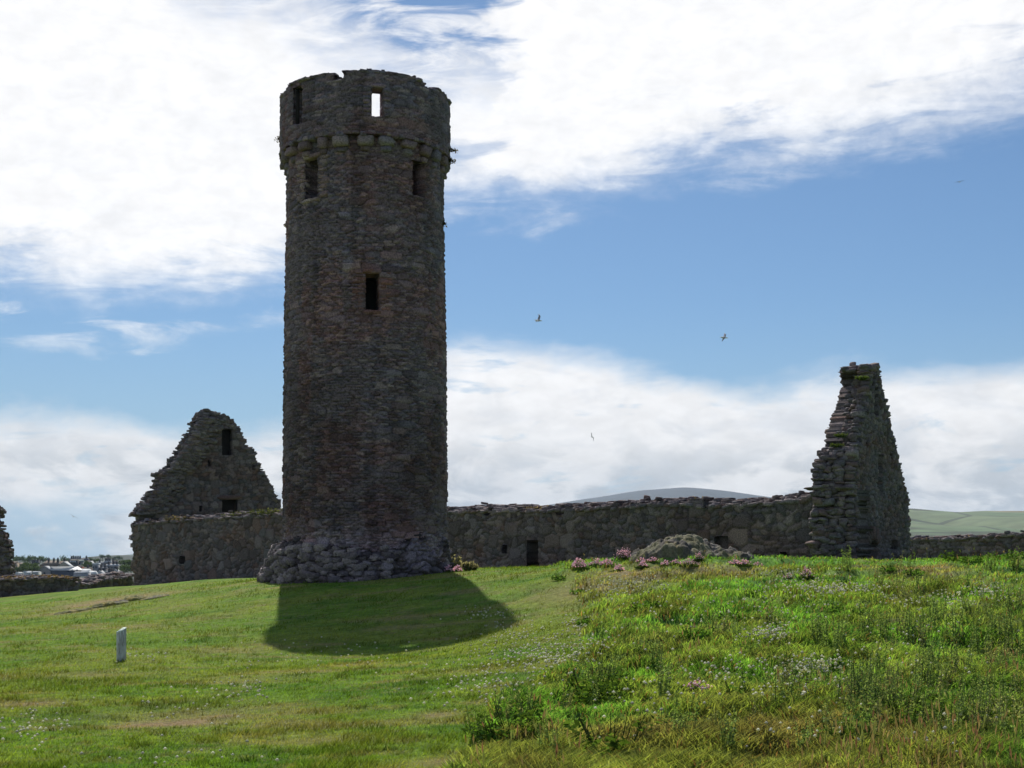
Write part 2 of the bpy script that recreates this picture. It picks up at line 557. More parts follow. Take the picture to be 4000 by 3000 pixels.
# ---------------------------------------------------------------- masonry
def stones(u, v, cw, ch, s, ju=.36, jv=.2, per=0, pw=3):
    a = u / cw; b = v / ch
    J = np.floor(b)
    f1 = np.full(u.shape, 9.0); f2 = f1.copy(); hid = np.zeros(u.shape); cu = hid.copy(); cvv = hid.copy()
    for dj in (-1, 0, 1):
        row = J + dj
        off = np.floor(h2(row, 3, s) * 97) / 2 + h2(row, 5, s) * .4
        if per: off = np.mod(row, 2) * .5
        A = a + off
        I = np.floor(A)
        for di in (-1, 0, 1):
            ci = I + di
            cm = np.mod(ci, per) if per else ci
            hx = h2(cm, row, s); hy = h2(cm, row, s + 1)
            dx = A - (ci + .5 + (hx - .5) * 2 * ju)
            dy = b - (row + .5 + (hy - .5) * 2 * jv)
            sz = .8 + .4 * h2(cm, row, s + 3)
            d = (np.abs(dx) ** pw + np.abs(dy) ** pw) ** (1 / pw) / sz
            nb = d < f1
            f2 = np.where(nb, f1, np.minimum(f2, d))
            hid = np.where(nb, h2(cm, row, s + 2), hid)
            cu = np.where(nb, (ci + .5 + (hx - .5) * 2 * ju - off) * cw, cu)
            cvv = np.where(nb, (row + .5 + (hy - .5) * 2 * jv) * ch, cvv)
            f1 = np.minimum(f1, d)
    return f2 - f1, hid, cu, cvv


PAL_T = 1.45 * np.array([[.106, .088, .086], [.092, .090, .096], [.122, .104, .098], [.072, .068, .072], [.100, .100, .104], [.134, .124, .114], [.084, .070, .068], [.094, .096, .106]])
PAL_W = 1.45 * np.array([[.095, .090, .084], [.080, .078, .078], [.110, .098, .086], [.065, .060, .056], [.105, .104, .100], [.090, .072, .060], [.125, .118, .105], [.078, .082, .080]])


def pal(h, P_):
    return P_[np.minimum((h * len(P_)).astype(int), len(P_) - 1)]


def masonry(u0, u1, v0, v1, cell, pf, keep, cw, ch, seed, amp, colf, per=0, thick=.8, back=True, warp=.0, cellv=None, big=0.0):
    """returns a (V, F, C) piece: a stone faced shell whose outline follows whole stones"""
    nu = max(2, int(round((u1 - u0) / cell))); nv = max(2, int(round((v1 - v0) / (cellv or cell))))
    us = np.linspace(u0, u1, nu + 1); vs_ = np.linspace(v0, v1, nv + 1)
    U, Vv = np.meshgrid(us, vs_)
    wu = (fbm(U * 1.3, Vv * 1.3, seed + 50) - .5) * warp; wv = (fbm(U * 1.1, Vv * 1.1, seed + 60) - .5) * warp
    if per: wu = wu * 0; wv = (fbm(np.cos(U * 2 * np.pi / (per * cw)) * 3, Vv * 1.0, seed + 60) - .5) * warp
    e, hid, cu, cc = stones(U + wu, Vv + wv, cw, ch, seed, per=per, pw=3 if per else 6, jv=.2 if per else .30)
    if big:      # here and there a large squared block instead of thin rubble
        bper = int(per * cw / (cw * 1.0 * big)) if per else 0
        e2, hid2, cu2, cc2 = stones(U, Vv, (per * cw / bper if per else cw * big), ch * big * 1.3, seed + 9, per=bper)
        b = (hid2 > .76) & (fbm(U * .6, Vv * .4, seed + 70) > .44)
        e = np.where(b, e2 * 1.6, e); hid = np.where(b, (hid2 * 37) % 1, hid); cu = np.where(b, cu2, cu); cc = np.where(b, cc2, cc)
    h = sstep(e, 0.0, .28) * (.55 + .75 * ((hid * 7.13) % 1)) + .35 * (fbm(U * 9, Vv * 14, seed) - .5)
    d = -amp * (h - .5)
    Vf = pf(U.ravel(), Vv.ravel(), d.ravel())
    C = colf(U.ravel(), Vv.ravel(), hid.ravel(), e.ravel())
    C = C * (0.58 + 0.42 * sstep(e.ravel(), 0.0, .2))[:, None]
    ec, hc, cuc, cvc = [q[:-1, :-1] for q in (e, hid, cu, cc)]
    Uc = (U[:-1, :-1] + U[1:, 1:]) / 2; Vc = (Vv[:-1, :-1] + Vv[1:, 1:]) / 2
    occ = keep(cuc, cvc, Uc, Vc)
    N = (nu + 1) * (nv + 1)
    I = (np.arange(nv)[:, None] * (nu + 1) + np.arange(nu)[None, :])
    q = I[occ]
    faces = [np.stack([q, q + 1, q + nu + 2, q + nu + 1], 1)]
    Vall, Call = [Vf], [C]
    if back:
        db = thick + amp * (h - .5)
        Vall.append(pf(U.ravel(), Vv.ravel(), db.ravel())); Call.append(C)
        faces.append(np.stack([q + N, q + nu + 1 + N, q + nu + 2 + N, q + 1 + N], 1))
        if per:
            L = np.roll(occ, 1, 1); Rr = np.roll(occ, -1, 1)
        else:
            L = np.pad(occ, ((0, 0), (1, 0)))[:, :-1]; Rr = np.pad(occ, ((0, 0), (0, 1)))[:, 1:]
        D = np.pad(occ, ((1, 0), (0, 0)))[:-1]; Up = np.pad(occ, ((0, 1), (0, 0)))[1:]
        for nb, a, b in ((L, 0, nu + 1), (Rr, 1, nu + 2), (D, 0, 1), (Up, nu + 1, nu + 2)):
            q = I[occ & ~nb]
            if len(q): faces.append(np.stack([q + a, q + b, q + b + N, q + a + N], 1))
    V = np.concatenate(Vall); C = np.concatenate(Call)
    Fq = np.concatenate(faces)
    used = np.zeros(len(V), bool); used[Fq.ravel()] = True
    mp = np.cumsum(used) - 1
    return (V[used], mp[Fq], C[used])


# ---- loose stones
def _cube(n=3):
    g = np.linspace(-1, 1, n + 1)
    pts = {}; V = []; Fs = []
    def vid(p):
        k_ = tuple(np.round(p, 5))
        if k_ not in pts:
            pts[k_] = len(V); V.append(p)
        return pts[k_]
    for ax in range(3):
        for s in (-1, 1):
            for i in range(n):
                for j in range(n):
                    q = []
                    for a, b in ((0, 0), (1, 0), (1, 1), (0, 1)):
                        p = [0, 0, 0]; p[ax] = s; p[(ax + 1) % 3] = g[i + a]; p[(ax + 2) % 3] = g[j + b]
                        q.append(vid(p))
                    Fs.append(q if s > 0 else q[::-1])
    return np.array(V, float), np.array(Fs)


_CV, _CF = _cube(3)
ROCKV = []
for k in range(10):
    v = _CV.copy()
    nrm = (np.abs(v) ** 7).sum(1) ** (1 / 7)
    v = v / nrm[:, None]
    ln = np.linalg.norm(v, axis=1, keepdims=True)
    v = v * (1 - .12 * (ln - 1))
    dd = np.stack([vn(v[:, 0] * 1.3 + k * 9 + a * 31, v[:, 1] * 1.3 + v[:, 2] * 2.1 + a * 17, k) - .5 for a in range(3)], 1)
    v = v + dd * .5
    ROCKV.append(v)


def rocks(specs, P_=PAL_W, seed=0):
    """specs: (x, y, z, sx, sy, sz, rz, tilt) with half sizes"""
    if not len(specs): return (np.zeros((0, 3)), np.zeros((0, 4), int), np.zeros((0, 3)))
    r = np.random.default_rng(seed)
    S = np.array(specs, float)
    Vs, Fs, Cs = [], [], []
    nv = len(_CV)
    for i, s in enumerate(S):
        v = ROCKV[r.integers(len(ROCKV))] * s[3:6]
        t = s[7]
        c_, s_ = math.cos(t), math.sin(t)
        v = np.stack([v[:, 0] * c_ + v[:, 2] * s_, v[:, 1], -v[:, 0] * s_ + v[:, 2] * c_], 1)
        c_, s_ = math.cos(s[6]), math.sin(s[6])
        v = np.stack([v[:, 0] * c_ - v[:, 1] * s_, v[:, 0] * s_ + v[:, 1] * c_, v[:, 2]], 1)
        Vs.append(v + s[:3]); Fs.append(_CF + i * nv)
        Cs.append(np.repeat((P_[r.integers(len(P_))] * r.uniform(.8, 1.25))[None], nv, 0))
    return (np.concatenate(Vs), np.concatenate(Fs), np.concatenate(Cs))


def in_poly(px_, py_, poly):
    poly = np.asarray(poly); inside = np.zeros(px_.shape, bool)
    j = len(poly) - 1
    for i in range(len(poly)):
        xi, yi = poly[i]; xj, yj = poly[j]
        c = ((yi > py_) != (yj > py_)) & (px_ < (xj - xi) * (py_ - yi) / ((yj - yi) + 1e-12) + xi)
        inside ^= c; j = i
    return inside


class Plane:
    """vertical wall face: origin O (x, y), unit direction U along it, N pointing into the wall"""
    def __init__(s, O, U, N=None):
        s.O = np.array(O, float); s.U = np.array(U, float) / np.linalg.norm(U)
        s.N = np.array(N if N is not None else (-s.U[1], s.U[0]), float)
        s.N /= np.linalg.norm(s.N)
        s.ang = math.atan2(s.U[1], s.U[0])

    def uv(s, px, py):
        a = (px - 2000) / F
        u = (a * s.O[1] - s.O[0]) / (s.U[0] - a * s.U[1])
        Y = s.O[1] + s.U[1] * u
        return (u, EYE + (HOR - py) / F * Y)

    def pf(s, u, v, d):
        return np.stack([s.O[0] + s.U[0] * u + s.N[0] * d, s.O[1] + s.U[1] * u + s.N[1] * d, v], 1)

    def p(s, u, v, d=0):
        return (s.O[0] + s.U[0] * u + s.N[0] * d, s.O[1] + s.U[1] * u + s.N[1] * d, v)


def box_piece(corners8, c=None):
    """corners: bottom 4 then top 4"""
    Fq = np.array([[0, 3, 2, 1], [4, 5, 6, 7], [0, 1, 5, 4], [1, 2, 6, 5], [2, 3, 7, 6], [3, 0, 4, 7]])
    return (np.array(corners8, float), Fq, c)


def plane_box(pl, u0, u1, v0, v1, d0, d1, c=None):
    q = [pl.p(u, v, d) for v in (v0, v1) for (u, d) in ((u0, d0), (u1, d0), (u1, d1), (u0, d1))]
    return box_piece(q, c)


def recess(pl, u0, u1, v0, v1, d0, d1, c, arch=False):
    """open-fronted niche: back, jambs, head and sill as 5 cm thick slabs"""
    t = .05
    ps = [plane_box(pl, u0 - t, u1 + t, v0 - t, v1 + t, d1, d1 + t, c),
          plane_box(pl, u0 - t, u0, v0 - t, v1 + t, d0, d1 - .001, c), plane_box(pl, u1, u1 + t, v0 - t, v1 + t, d0, d1 - .001, c),
          plane_box(pl, u0, u1, v1, v1 + t, d0, d1 - .001, c), plane_box(pl, u0, u1, v0 - t, v0, d0, d1 - .001, c)]
    return ps


def wallcol(seed, P_=PAL_W, zone=.25, k=1.0):
    def f(u, v, hid, e):
        c = pal(hid, P_) * (0.8 + .45 * ((hid * 13.7) % 1))[:, None]
        z = fbm(u * .35, v * .5, seed + 5)[:, None]
        c = c * (1 - zone * .6 + zone * 1.2 * z)
        red = sstep(fbm(u * .5, v * .7, seed + 8), .52, .7)[:, None]
        c = c * (1 - red * .35) + c * np.array([1.25, .85, .68]) * red * .35
        return c * k * .88
    return f


# ---------------------------------------------------------------- the round tower
TX, TY = -4.40, 40.0
TZ = gz(TX, TY - 2.4)
RS_Z = [0, 1.2, 4, 8, 11.5, 13.4]
RS_R = [2.46, 2.445, 2.43, 2.40, 2.33, 2.315]


def rshaft(z):
    return np.interp(z, RS_Z, RS_R)


def cyl(rf, off=0.0):
    def f(u, v, d):
        th = u / 2.4
        r = rf(v) - d
        return np.stack([TX + r * np.sin(th), TY - r * np.cos(th), v], 1)
    return f


def px_th(px, r):
    """angle on the tower (0 faces the camera) whose point projects to column px"""
    th = np.linspace(-1.5, 1.5, 1500)
    x = TX + r * np.sin(th); y = TY - r * np.cos(th)
    k_ = np.argmin(np.abs(2000 + F * x / y - px))
    return float(th[k_]), float(y[k_])


def tz(px, py, r):
    th, y = px_th(px, r)
    return th, EYE + (HOR - py) / F * y


tower = thing('round_tower', (TX, TY, TZ), 'tall round stone tower with a corbelled parapet standing on the mown mound', 'tower')


def tpart(name, pieces, mat=M_tower, label=None, parent=None, smooth=False):
    o = mk(name, pieces, mat, tower, origin=(TX, TY, TZ), smooth=smooth)
    if label: o['label'] = label
    return o


# openings in the shaft: px0, px1, py top, py bottom
OPN = [('window', 1194, 1242, 617, 777, 'pale', 'narrow dark upper window with pale jamb stones'),
       ('window', 1613, 1656, 629, 767, 'plain', 'narrow dark upper window below the parapet'),
       ('window', 1428, 1482, 1068, 1212, 'red', 'dark middle window with reddish jamb stones')]
holes = []
for nm, a, b, t, bt, st_, lb in OPN:
    zc = EYE + (HOR - (t + bt) / 2) / F * 38
    r = float(rshaft(zc))
    th0, z1 = tz(a, t, r); th1, _ = tz(b, t, r); _, z0 = tz((a + b) / 2, bt, r)
    _, z1 = tz((a + b) / 2, t, r)
    holes.append((th0, th1, z0, z1, r, st_, lb, nm))


def tower_col(u, v, hid, e):
    th = u / 2.4
    c = pal(hid, PAL_T) * (0.75 + .5 * ((hid * 17.3) % 1))[:, None]
    cx = np.cos(th) * 1.5; sx = np.sin(th) * 1.5
    n1 = fbm(sx * 1.6 + 3 * cx, v * .45, 77)
    n2 = fbm(sx * 2.6 + 5 * cx, v * .9, 87)
    red = sstep(n1, .42, .62)[:, None]
    c = c * (1 - red) + c * np.array([1.08, .88, .82]) * red
    mort = (sstep(n2, .60, .68) * sstep(v, 4, 7) * .7)[:, None]
    c = c * (1 - mort) + np.array([.125, .118, .115]) * mort
    # blackened lower band and grey rubble near the foot
    dk = (sstep(8.2 - v, 0, 2.5) * sstep(v, 2.0, 3.2))[:, None] * sstep(fbm(sx * 1.3 - cx, v * .3, 12), .30, .55)[:, None]
    c = c * (1 - .42 * dk)
    ft = sstep(2.7 - v, 0, .9)[:, None] * .8
    c = c * (1 - ft) + (c * .5 + np.array([.16, .16, .18]) * (.5 + 1.0 * ((hid * 5.1) % 1))[:, None]) * ft
    stk = (sstep(fbm(u * 2.2, v * .16, 19), .55, .72) * .30)[:, None]
    c = c * (1 - stk)
    sm = (sstep(fbm(u * 1.1, v * 1.0, 29), .57, .66) * .55)[:, None]
    c = c * (1 - sm) + np.array([.135, .13, .13]) * (.8 + .4 * fbm(u * 7, v * 7, 3)[:, None]) * sm
    # scattered pale slabs
    pl = ((((hid * 91.7) % 1) > .955) * sstep(n2, .35, .5))[:, None]
    c = c * (1 - pl * .6) + np.array([.20, .19, .17]) * pl * .6
    return c


def keep_shaft(cu, cv_, U, V):
    ok = np.ones(U.shape, bool)
    th = U / 2.4
    for th0, th1, z0, z1, r, *_ in holes:
        ok &= ~((th > th0) & (th < th1) & (V > z0) & (V < z1))
    return ok


PER = int(round(2 * math.pi * 2.4 / .26))
CWT = 2 * math.pi * 2.4 / PER
shaft = masonry(-math.pi * 2.4, math.pi * 2.4, .2, 13.75, .04, cyl(rshaft), keep_shaft, CWT, .075, 4, .065, tower_col, per=PER, thick=.55,
                warp=.3, cellv=.026, big=1.9)
tpart('shaft', [shaft], label='rubble built cylindrical shaft with reddish and grey stones')
for th0, th1, z0, z1, r, st_, lb, nm in holes:
    thm = (th0 + th1) / 2; w = (th1 - th0) * r
    pl = Plane((TX + r * math.sin(thm), TY - r * math.cos(thm)), (math.cos(thm), math.sin(thm)), (-math.sin(thm), math.cos(thm)))
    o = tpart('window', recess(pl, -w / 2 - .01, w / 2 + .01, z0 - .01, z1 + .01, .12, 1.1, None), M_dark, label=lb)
    if st_ == 'plain': continue
    sp = []
    P_ = {'pale': np.array([[.15, .13, .11], [.13, .105, .09], [.17, .155, .13]]), 'plain': PAL_T, 'red': np.array([[.125, .075, .058], [.11, .068, .055], [.10, .07, .06]])}[st_]
    z = z0
    r_ = np.random.default_rng(int(z0 * 10))
    while z < z1 and st_ != 'plain':
        hh = r_.uniform(.07, .17) if st_ != 'red' else r_.uniform(.05, .13)
        for s in (-1, 1):
            wd = r_.uniform(.10, .22)
            q = pl.p(s * (w / 2 + wd * .93), z + hh / 2, .125)
            sp.append((*q, wd, .13, hh * .52, pl.ang, 0))
        z += hh
    for s in (-.5, .5):
        q = pl.p(s * (w * .6), z1 + .06, .08); sp.append((*q, w * .42, .14, .07, pl.ang, 0))
        q = pl.p(s * (w * .6), z0 - .05, .08); sp.append((*q, w * .42, .14, .06, pl.ang, 0))
    mk('window_surround', [rocks(sp, P_ * 1.4, int(z0 * 7))], M_tower, o)
    for c_ in o.children:      # the window's mesh is stored relative to the tower's foot
        c_.matrix_parent_inverse.identity()
        c_.location = (-TX, -TY, -TZ)

# parapet
RP = 2.53
TOPX = [1100, 1108, 1118, 1160, 1210, 1280, 1300, 1311, 1313, 1342, 1344, 1400, 1450, 1500, 1600, 1650, 1664, 1666, 1672, 1712, 1735, 1752, 1760]
TOPY = [372, 350, 333, 312, 296, 279, 283, 300, 303, 302, 272, 271, 268, 273, 290, 312, 320, 346, 349, 338, 358, 385, 400]
_th = np.linspace(-math.pi / 2 + .06, math.pi / 2 - .06, 400)
_y = TY - RP * np.cos(_th); _px = 2000 + F * (TX + RP * np.sin(_th)) / _y
_zt = EYE + (HOR - np.interp(_px, TOPX, TOPY)) / F * _y


def ztop(th):
    th = np.mod(th + math.pi, 2 * math.pi) - math.pi
    back = 15.55 + .22 * (vn(th * 4, 3, 5) - .5)
    f = np.interp(th, _th, _zt)
    k_ = sstep(np.abs(th), math.pi / 2 - .05, math.pi / 2 + .35)
    return f * (1 - k_) + np.minimum(back, 15.6) * k_


slot = (tz(1452, 340, RP), tz(1497, 458, RP))
sl_th0, sl_th1, sl_z0, sl_z1 = slot[0][0], slot[1][0], slot[1][1], slot[0][1]
dl = (tz(1146, 345, RP), tz(1180, 478, RP))
dl_th0, dl_th1, dl_z1, dl_z0 = dl[0][0], dl[1][0], dl[0][1], dl[1][1]
PBOT = 13.62


def keep_par(cu, cv_, U, V):
    th = U / 2.4
    ok = (cv_ * .6 + V * .4) < ztop(th * .5 + cu / 2.4 * .5)
    for a, b, z0, z1 in ((sl_th0, sl_th1, sl_z0, sl_z1), (dl_th0, dl_th1, dl_z0, dl_z1)):
        ok &= ~((th > a) & (th < b) & (V > z0) & (V < z1))
    return ok


PER2 = int(round(2 * math.pi * 2.4 / .30)); CW2 = 2 * math.pi * 2.4 / PER2
par = masonry(-math.pi * 2.4, math.pi * 2.4, PBOT, 16.4, .045, cyl(lambda v: RP - (v - PBOT) * .012), keep_par, CW2, .085, 14, .05, tower_col, per=PER2, thick=.46,
              warp=.15, cellv=.03, big=1.8)
# slabs along the parapet's top
sp = []
r_ = np.random.default_rng(5)
for i in range(150):
    th = i / 150 * 2 * math.pi - math.pi
    if abs(th - px_th(1328, RP)[0]) < .02 or abs(th - px_th(1668, RP)[0]) < .03: continue
    zt = float(ztop(th))
    rr = RP - r_.uniform(.1, .36)
    sp.append((TX + rr * math.sin(th), TY - rr * math.cos(th), zt - .05, r_.uniform(.08, .17), r_.uniform(.1, .2), r_.uniform(.03, .05), th, r_.uniform(-.1, .1)))
par_o = tpart('parapet', [par, rocks(sp, PAL_T, 3)], label='ragged topped parapet ring with one slot open to the sky')
# niche behind the left parapet slot
thm = (dl_th0 + dl_th1) / 2; w = (dl_th1 - dl_th0) * RP
pl = Plane((TX + RP * math.sin(thm), TY - RP * math.cos(thm)), (math.cos(thm), math.sin(thm)), (-math.sin(thm), math.cos(thm)))
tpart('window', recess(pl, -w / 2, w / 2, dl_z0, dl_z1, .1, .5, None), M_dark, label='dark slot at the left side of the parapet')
# dressed sill and lintel of the open slot
thm = (sl_th0 + sl_th1) / 2; w = (sl_th1 - sl_th0) * RP
pl = Plane((TX + RP * math.sin(thm), TY - RP * math.cos(thm)), (math.cos(thm), math.sin(thm)), (-math.sin(thm), math.cos(thm)))
sp = [(*pl.p(0, sl_z0 - .07, .2), w * .62, .24, .075, pl.ang, 0), (*pl.p(.02, sl_z1 + .05, .2), w * .75, .24, .06, pl.ang, 0)]
for k in range(7):
    for s in (-1, 1):
        sp.append((*pl.p(s * (w / 2 + .12), sl_z0 + (k + .5) * (sl_z1 - sl_z0) / 7, .22), .125, .24, .062, pl.ang, 0))
tpart('window_surround', [rocks(sp, PAL_T, 8)], label='stone jambs round the slot open to the sky')
# wall walk floor and the masonry between shaft and parapet
t = np.linspace(0, 2 * math.pi, 49)[:-1]
ring = lambda r, z: np.stack([TX + r * np.sin(t), TY - r * np.cos(t), np.full(48, z)], 1)
Vv = np.concatenate([ring(RP - .03, PBOT + .02), ring(RP - .03, PBOT + .22), ring(1.9, PBOT + .02), ring(1.9, PBOT + .22)])
i = np.arange(48); j = (i + 1) % 48
Fq = np.concatenate([np.stack([i, j, j + 48, i + 48], 1), np.stack([i + 96, j + 96, j, i], 1), np.stack([i + 48, j + 48, j + 144, i + 144], 1), np.stack([i + 96, i + 144, j + 144, j + 96], 1)])
tpart('wall_walk', [(Vv, Fq, np.array([.08, .075, .07]))])
# corbels
r_ = np.random.default_rng(21)
NC = 24
for k in range(NC):
    th = (k + .35) / NC * 2 * math.pi + r_.uniform(-.03, .03)
    wd = r_.uniform(.15, .25); hh = r_.uniform(.11, .17)
    drop = .0 + .10 * abs(math.sin(th))
    rr = 2.36
    pl = Plane((TX + rr * math.sin(th), TY - rr * math.cos(th)), (math.cos(th), math.sin(th)), (-math.sin(th), math.cos(th)))
    pcs = [rocks([(*pl.p(0, PBOT - hh + .02 - drop * .2, .02), wd * 1.02, .20, hh, pl.ang, r_.uniform(-.08, .08))], PAL_T, k),
           rocks([(*pl.p(0, PBOT - hh * 2 - .02 - drop, .09), wd * .7, .16, .08, pl.ang, 0)], PAL_T, k + 50)]
    tpart('corbel', pcs)
# rubble under the parapet between the corbels
sp = []
for k in range(70):
    th = k / 70 * 2 * math.pi
    sp.append((TX + 2.44 * math.sin(th), TY - 2.44 * math.cos(th), PBOT + .03 + r_.uniform(-.03, .03), .12, .12, r_.uniform(.04, .07), th, 0))
tpart('corbel_course', [rocks(sp, PAL_T, 77)], label='flat stones laid over the corbels')

# spreading rubble foot
def foot_r(th):
    return .03 + .50 * np.exp(-((th + 1.55) / .62) ** 2) + .18 * np.exp(-((th + .5) / .5) ** 2) + .05 * np.exp(-((th - .4) / .5) ** 2)


def foot(u, v, d):
    th = u / 2.4
    zb = 1.0
    f = np.clip((2.45 - v) / 1.4, 0, 1.3) ** 1.25
    bl = fbm(th * 6, v * 2.5, 7) * .16 * np.clip(f * 2, 0, 1)
    r = 2.44 + foot_r(th) * f * 1.1 + bl - d
    return np.stack([TX + r * np.sin(th), TY - r * np.cos(th), v], 1)


def foot_col(u, v, hid, e):
    g = .84 * np.array([[.13, .13, .14], [.17, .175, .185], [.10, .095, .10], [.15, .14, .135], [.085, .08, .085], [.21, .215, .22]])
    c = pal(hid, g) * (.6 + .65 * ((hid * 9.3) % 1))[:, None]
    up_ = sstep(v, 1.5, 2.3)[:, None]
    c = c * (1 - up_ * .55) * .82
    lg = (sstep(fbm(u * 1.2, v * 2.0, 43), .54, .66) * sstep(u, -.6, .4) * .7)[:, None]
    return c * (1 - lg) + np.array([.20, .20, .225]) * lg


PER3 = int(round(2 * math.pi * 2.4 / .30)); CW3 = 2 * math.pi * 2.4 / PER3
ft = masonry(-math.pi * 2.4, math.pi * 2.4, .0, 2.45, .045, foot, lambda a, b, U, V: b < 1.9 + .35 * (vn(a * 1.5, 2, 3) - .3) + .1 * np.exp(-((U / 2.4 - .5) / .4) ** 2), CW3, .14, 24, .14, foot_col,
             per=PER3, thick=.3, warp=.7, cellv=.035, big=1.7)
sp = []
for k in range(420):
    th = r_.normal(-1.0, .75)
    v = r_.uniform(1.0, 2.05)
    q = foot(np.array([th * 2.4]), np.array([v]), np.array([.02]))[0]
    s = r_.uniform(.04, .15)
    sp.append((*q, s * 1.3, s, s * .62, th + r_.uniform(-.4, .4), r_.uniform(-.3, .3)))
tpart('rubble_foot', [ft, rocks(sp, np.array([[.13, .13, .125], [.17, .17, .16], [.10, .10, .095]]), 31)], label='pale grey boulder foot spreading out at the left')

# ---------------------------------------------------------------- ruined walls
def top_stones(pl, pts, th, seed, step=.22, sz=(.11, .26), h=(.04, .09), slope=.25, P_=PAL_W):
    """capping rubble, the back rows lying higher than the front ones. pts: (u, v) along the top"""
    r = np.random.default_rng(seed)
    us = [p[0] for p in pts]; vv = [p[1] for p in pts]
    sp = []
    u = min(us)
    while u < max(us):
        v = float(np.interp(u, us, vv))
        for k, d in enumerate(np.arange(.08, th, .24)):
            s = r.uniform(*sz); hh = r.uniform(*h)
            sp.append((*pl.p(u + r.uniform(-.1, .1), v - .03 + slope * d / th + r.uniform(-.03, .05), d + r.uniform(-.04, .04)), s, r.uniform(.1, .2), hh,
                       pl.ang + r.uniform(-.2, .2), r.uniform(-.15, .15)))
            if r.random() < .03:
                sp.append((*pl.p(u, v + slope * d / th + .13, d), s * .55, .12, hh, pl.ang + r.uniform(-.5, .5), r.uniform(-.3, .3)))
        u += step * r.uniform(.7, 1.3)
    return rocks(sp, P_, seed)


def rake_stones(pl, outer, inner, th, seed, step=.105, P_=PAL_W, vmin=None, jut=.13, sign=1, lift=.0):
    """broken end of a wall seen course by course. outer / inner: (v, u) of the broken edge on the face and on the far face"""
    r = np.random.default_rng(seed)
    ov = sorted(outer); iv = sorted(inner)
    v = vmin if vmin is not None else ov[0][0]
    sp = []
    while v < ov[-1][0] + .05:
        uo = float(np.interp(v, [p[0] for p in ov], [p[1] for p in ov]))
        ui = float(np.interp(v, [p[0] for p in iv], [p[1] for p in iv]))
        hh = r.uniform(.045, .10)
        d = .12
        while d < th + .05:
            s = r.uniform(.09, .22)
            h1 = hh * r.uniform(.7, 1.35)
            u = uo + (ui - uo) * d / th
            L = r.uniform(.12, .28)
            sp.append((*pl.p(u + sign * (L * .7 - jut * r.random() ** 2), v + r.uniform(-.04, .04), d), L, s, h1, pl.ang + r.uniform(-.5, .5), r.uniform(-.25, .25)))
            d += s * 1.7
        v += step * r.uniform(.8, 1.25)
    return rocks(sp, P_, seed)


def ruin(name, pl, poly_px, th, label, cat, cw, ch, seed, amp=.10, cell=.055, openings=(), extra=None, colk=1.0, base=-.6, parts_label=None, group=None,
         top=None, warp=.3, bigf=0, slope=.25, wname='wall', topk={}):
    """a masonry slab whose outline is traced at its own distance; openings = (part name, px0, px1, ytop, ybot, depth, label)"""
    poly = [pl.uv(*p) for p in poly_px]
    us = [p[0] for p in poly]; vs_ = [p[1] for p in poly]
    hs = []
    for nm, a, b, t, bt, dep, lb in openings:
        u0, z1 = pl.uv(a, t); u1, _ = pl.uv(b, t); um, z0 = pl.uv((a + b) / 2, bt); _, z1 = pl.uv((a + b) / 2, t)
        hs.append((nm, u0, u1, z0, z1, dep, lb))

    def keep(cu, cv_, U, V):
        ok = in_poly(cu * .75 + U * .25, cv_ * .75 + V * .25, poly) | in_poly(U, V + .4, poly) & in_poly(U - .25, V, poly) & in_poly(U + .25, V, poly)
        for _, u0, u1, z0, z1, dep, lb in hs:
            ok &= ~((U > u0) & (U < u1) & (V > z0) & (V < z1))
        return ok
    piece = masonry(min(us) - .2, max(us) + .2, min(vs_), max(vs_) + .2, cell, pl.pf, keep, cw, ch, seed, amp, wallcol(seed, k=colk), thick=th, warp=warp, big=bigf)
    um = (min(us) + max(us)) / 2
    bx, by, _ = pl.p(um, 0, th / 2)
    root = thing(name, (bx, by, gz(bx, by)), label, cat, group)
    org = tuple(root.location)
    pcs = [piece]
    if top: pcs.append(top_stones(pl, [pl.uv(*p) for p in top], th, seed + 1, slope=slope, **topk))
    if extra: pcs += extra
    w = mk(wname, pcs, M_stone, root, origin=org)
    for nm, u0, u1, z0, z1, dep, lb in hs:
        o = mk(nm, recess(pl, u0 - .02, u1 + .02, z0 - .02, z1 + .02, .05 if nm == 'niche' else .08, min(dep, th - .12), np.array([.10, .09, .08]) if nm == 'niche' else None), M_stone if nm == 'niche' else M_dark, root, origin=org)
        if lb: o['label'] = lb
    return root


# long church wall running behind the tower
A_ = (-22.0, 77.3); B_ = (11.5, 44.7)
PW = Plane(A_, (B_[0] - A_[0], B_[1] - A_[1]))
wt = [(515, 2052), (560, 2050), (620, 2040), (700, 2037), (860, 2024), (1000, 2018), (1090, 2012), (1400, 2006), (1735, 2004), (1900, 1998), (2110, 2000), (2300, 1990), (2500, 1980),
      (2560, 1972), (2700, 1974), (2840, 1980), (3000, 1968), (3150, 1955), (3190, 1935), (3215, 1925), (3340, 1921)]
ruin('church_wall', PW, [(515, 2330), *wt, (3341, 2290), (3000, 2290), (2000, 2270), (1000, 2300)], .95,
     'long roofless church wall of dark rubble running behind the round tower', 'ruined wall', .36, .22, 101, amp=.075, cell=.045,
     openings=[('doorway', 2056, 2103, 2108, 2260, .8, 'dark low doorway'), ('window', 1960, 1983, 2128, 2160, .6, 'small square opening beside the doorway'),
               ('window', 3045, 3074, 2157, 2206, .6, 'small dark opening near the tall gable'), ('niche', 2790, 2845, 2092, 2240, .22, 'shallow walled up doorway'),
               ('window', 701, 724, 2170, 2202, .6, 'small dark opening low in the wall')],
     top=wt[:-1], slope=.32, bigf=1.9, warp=.7)

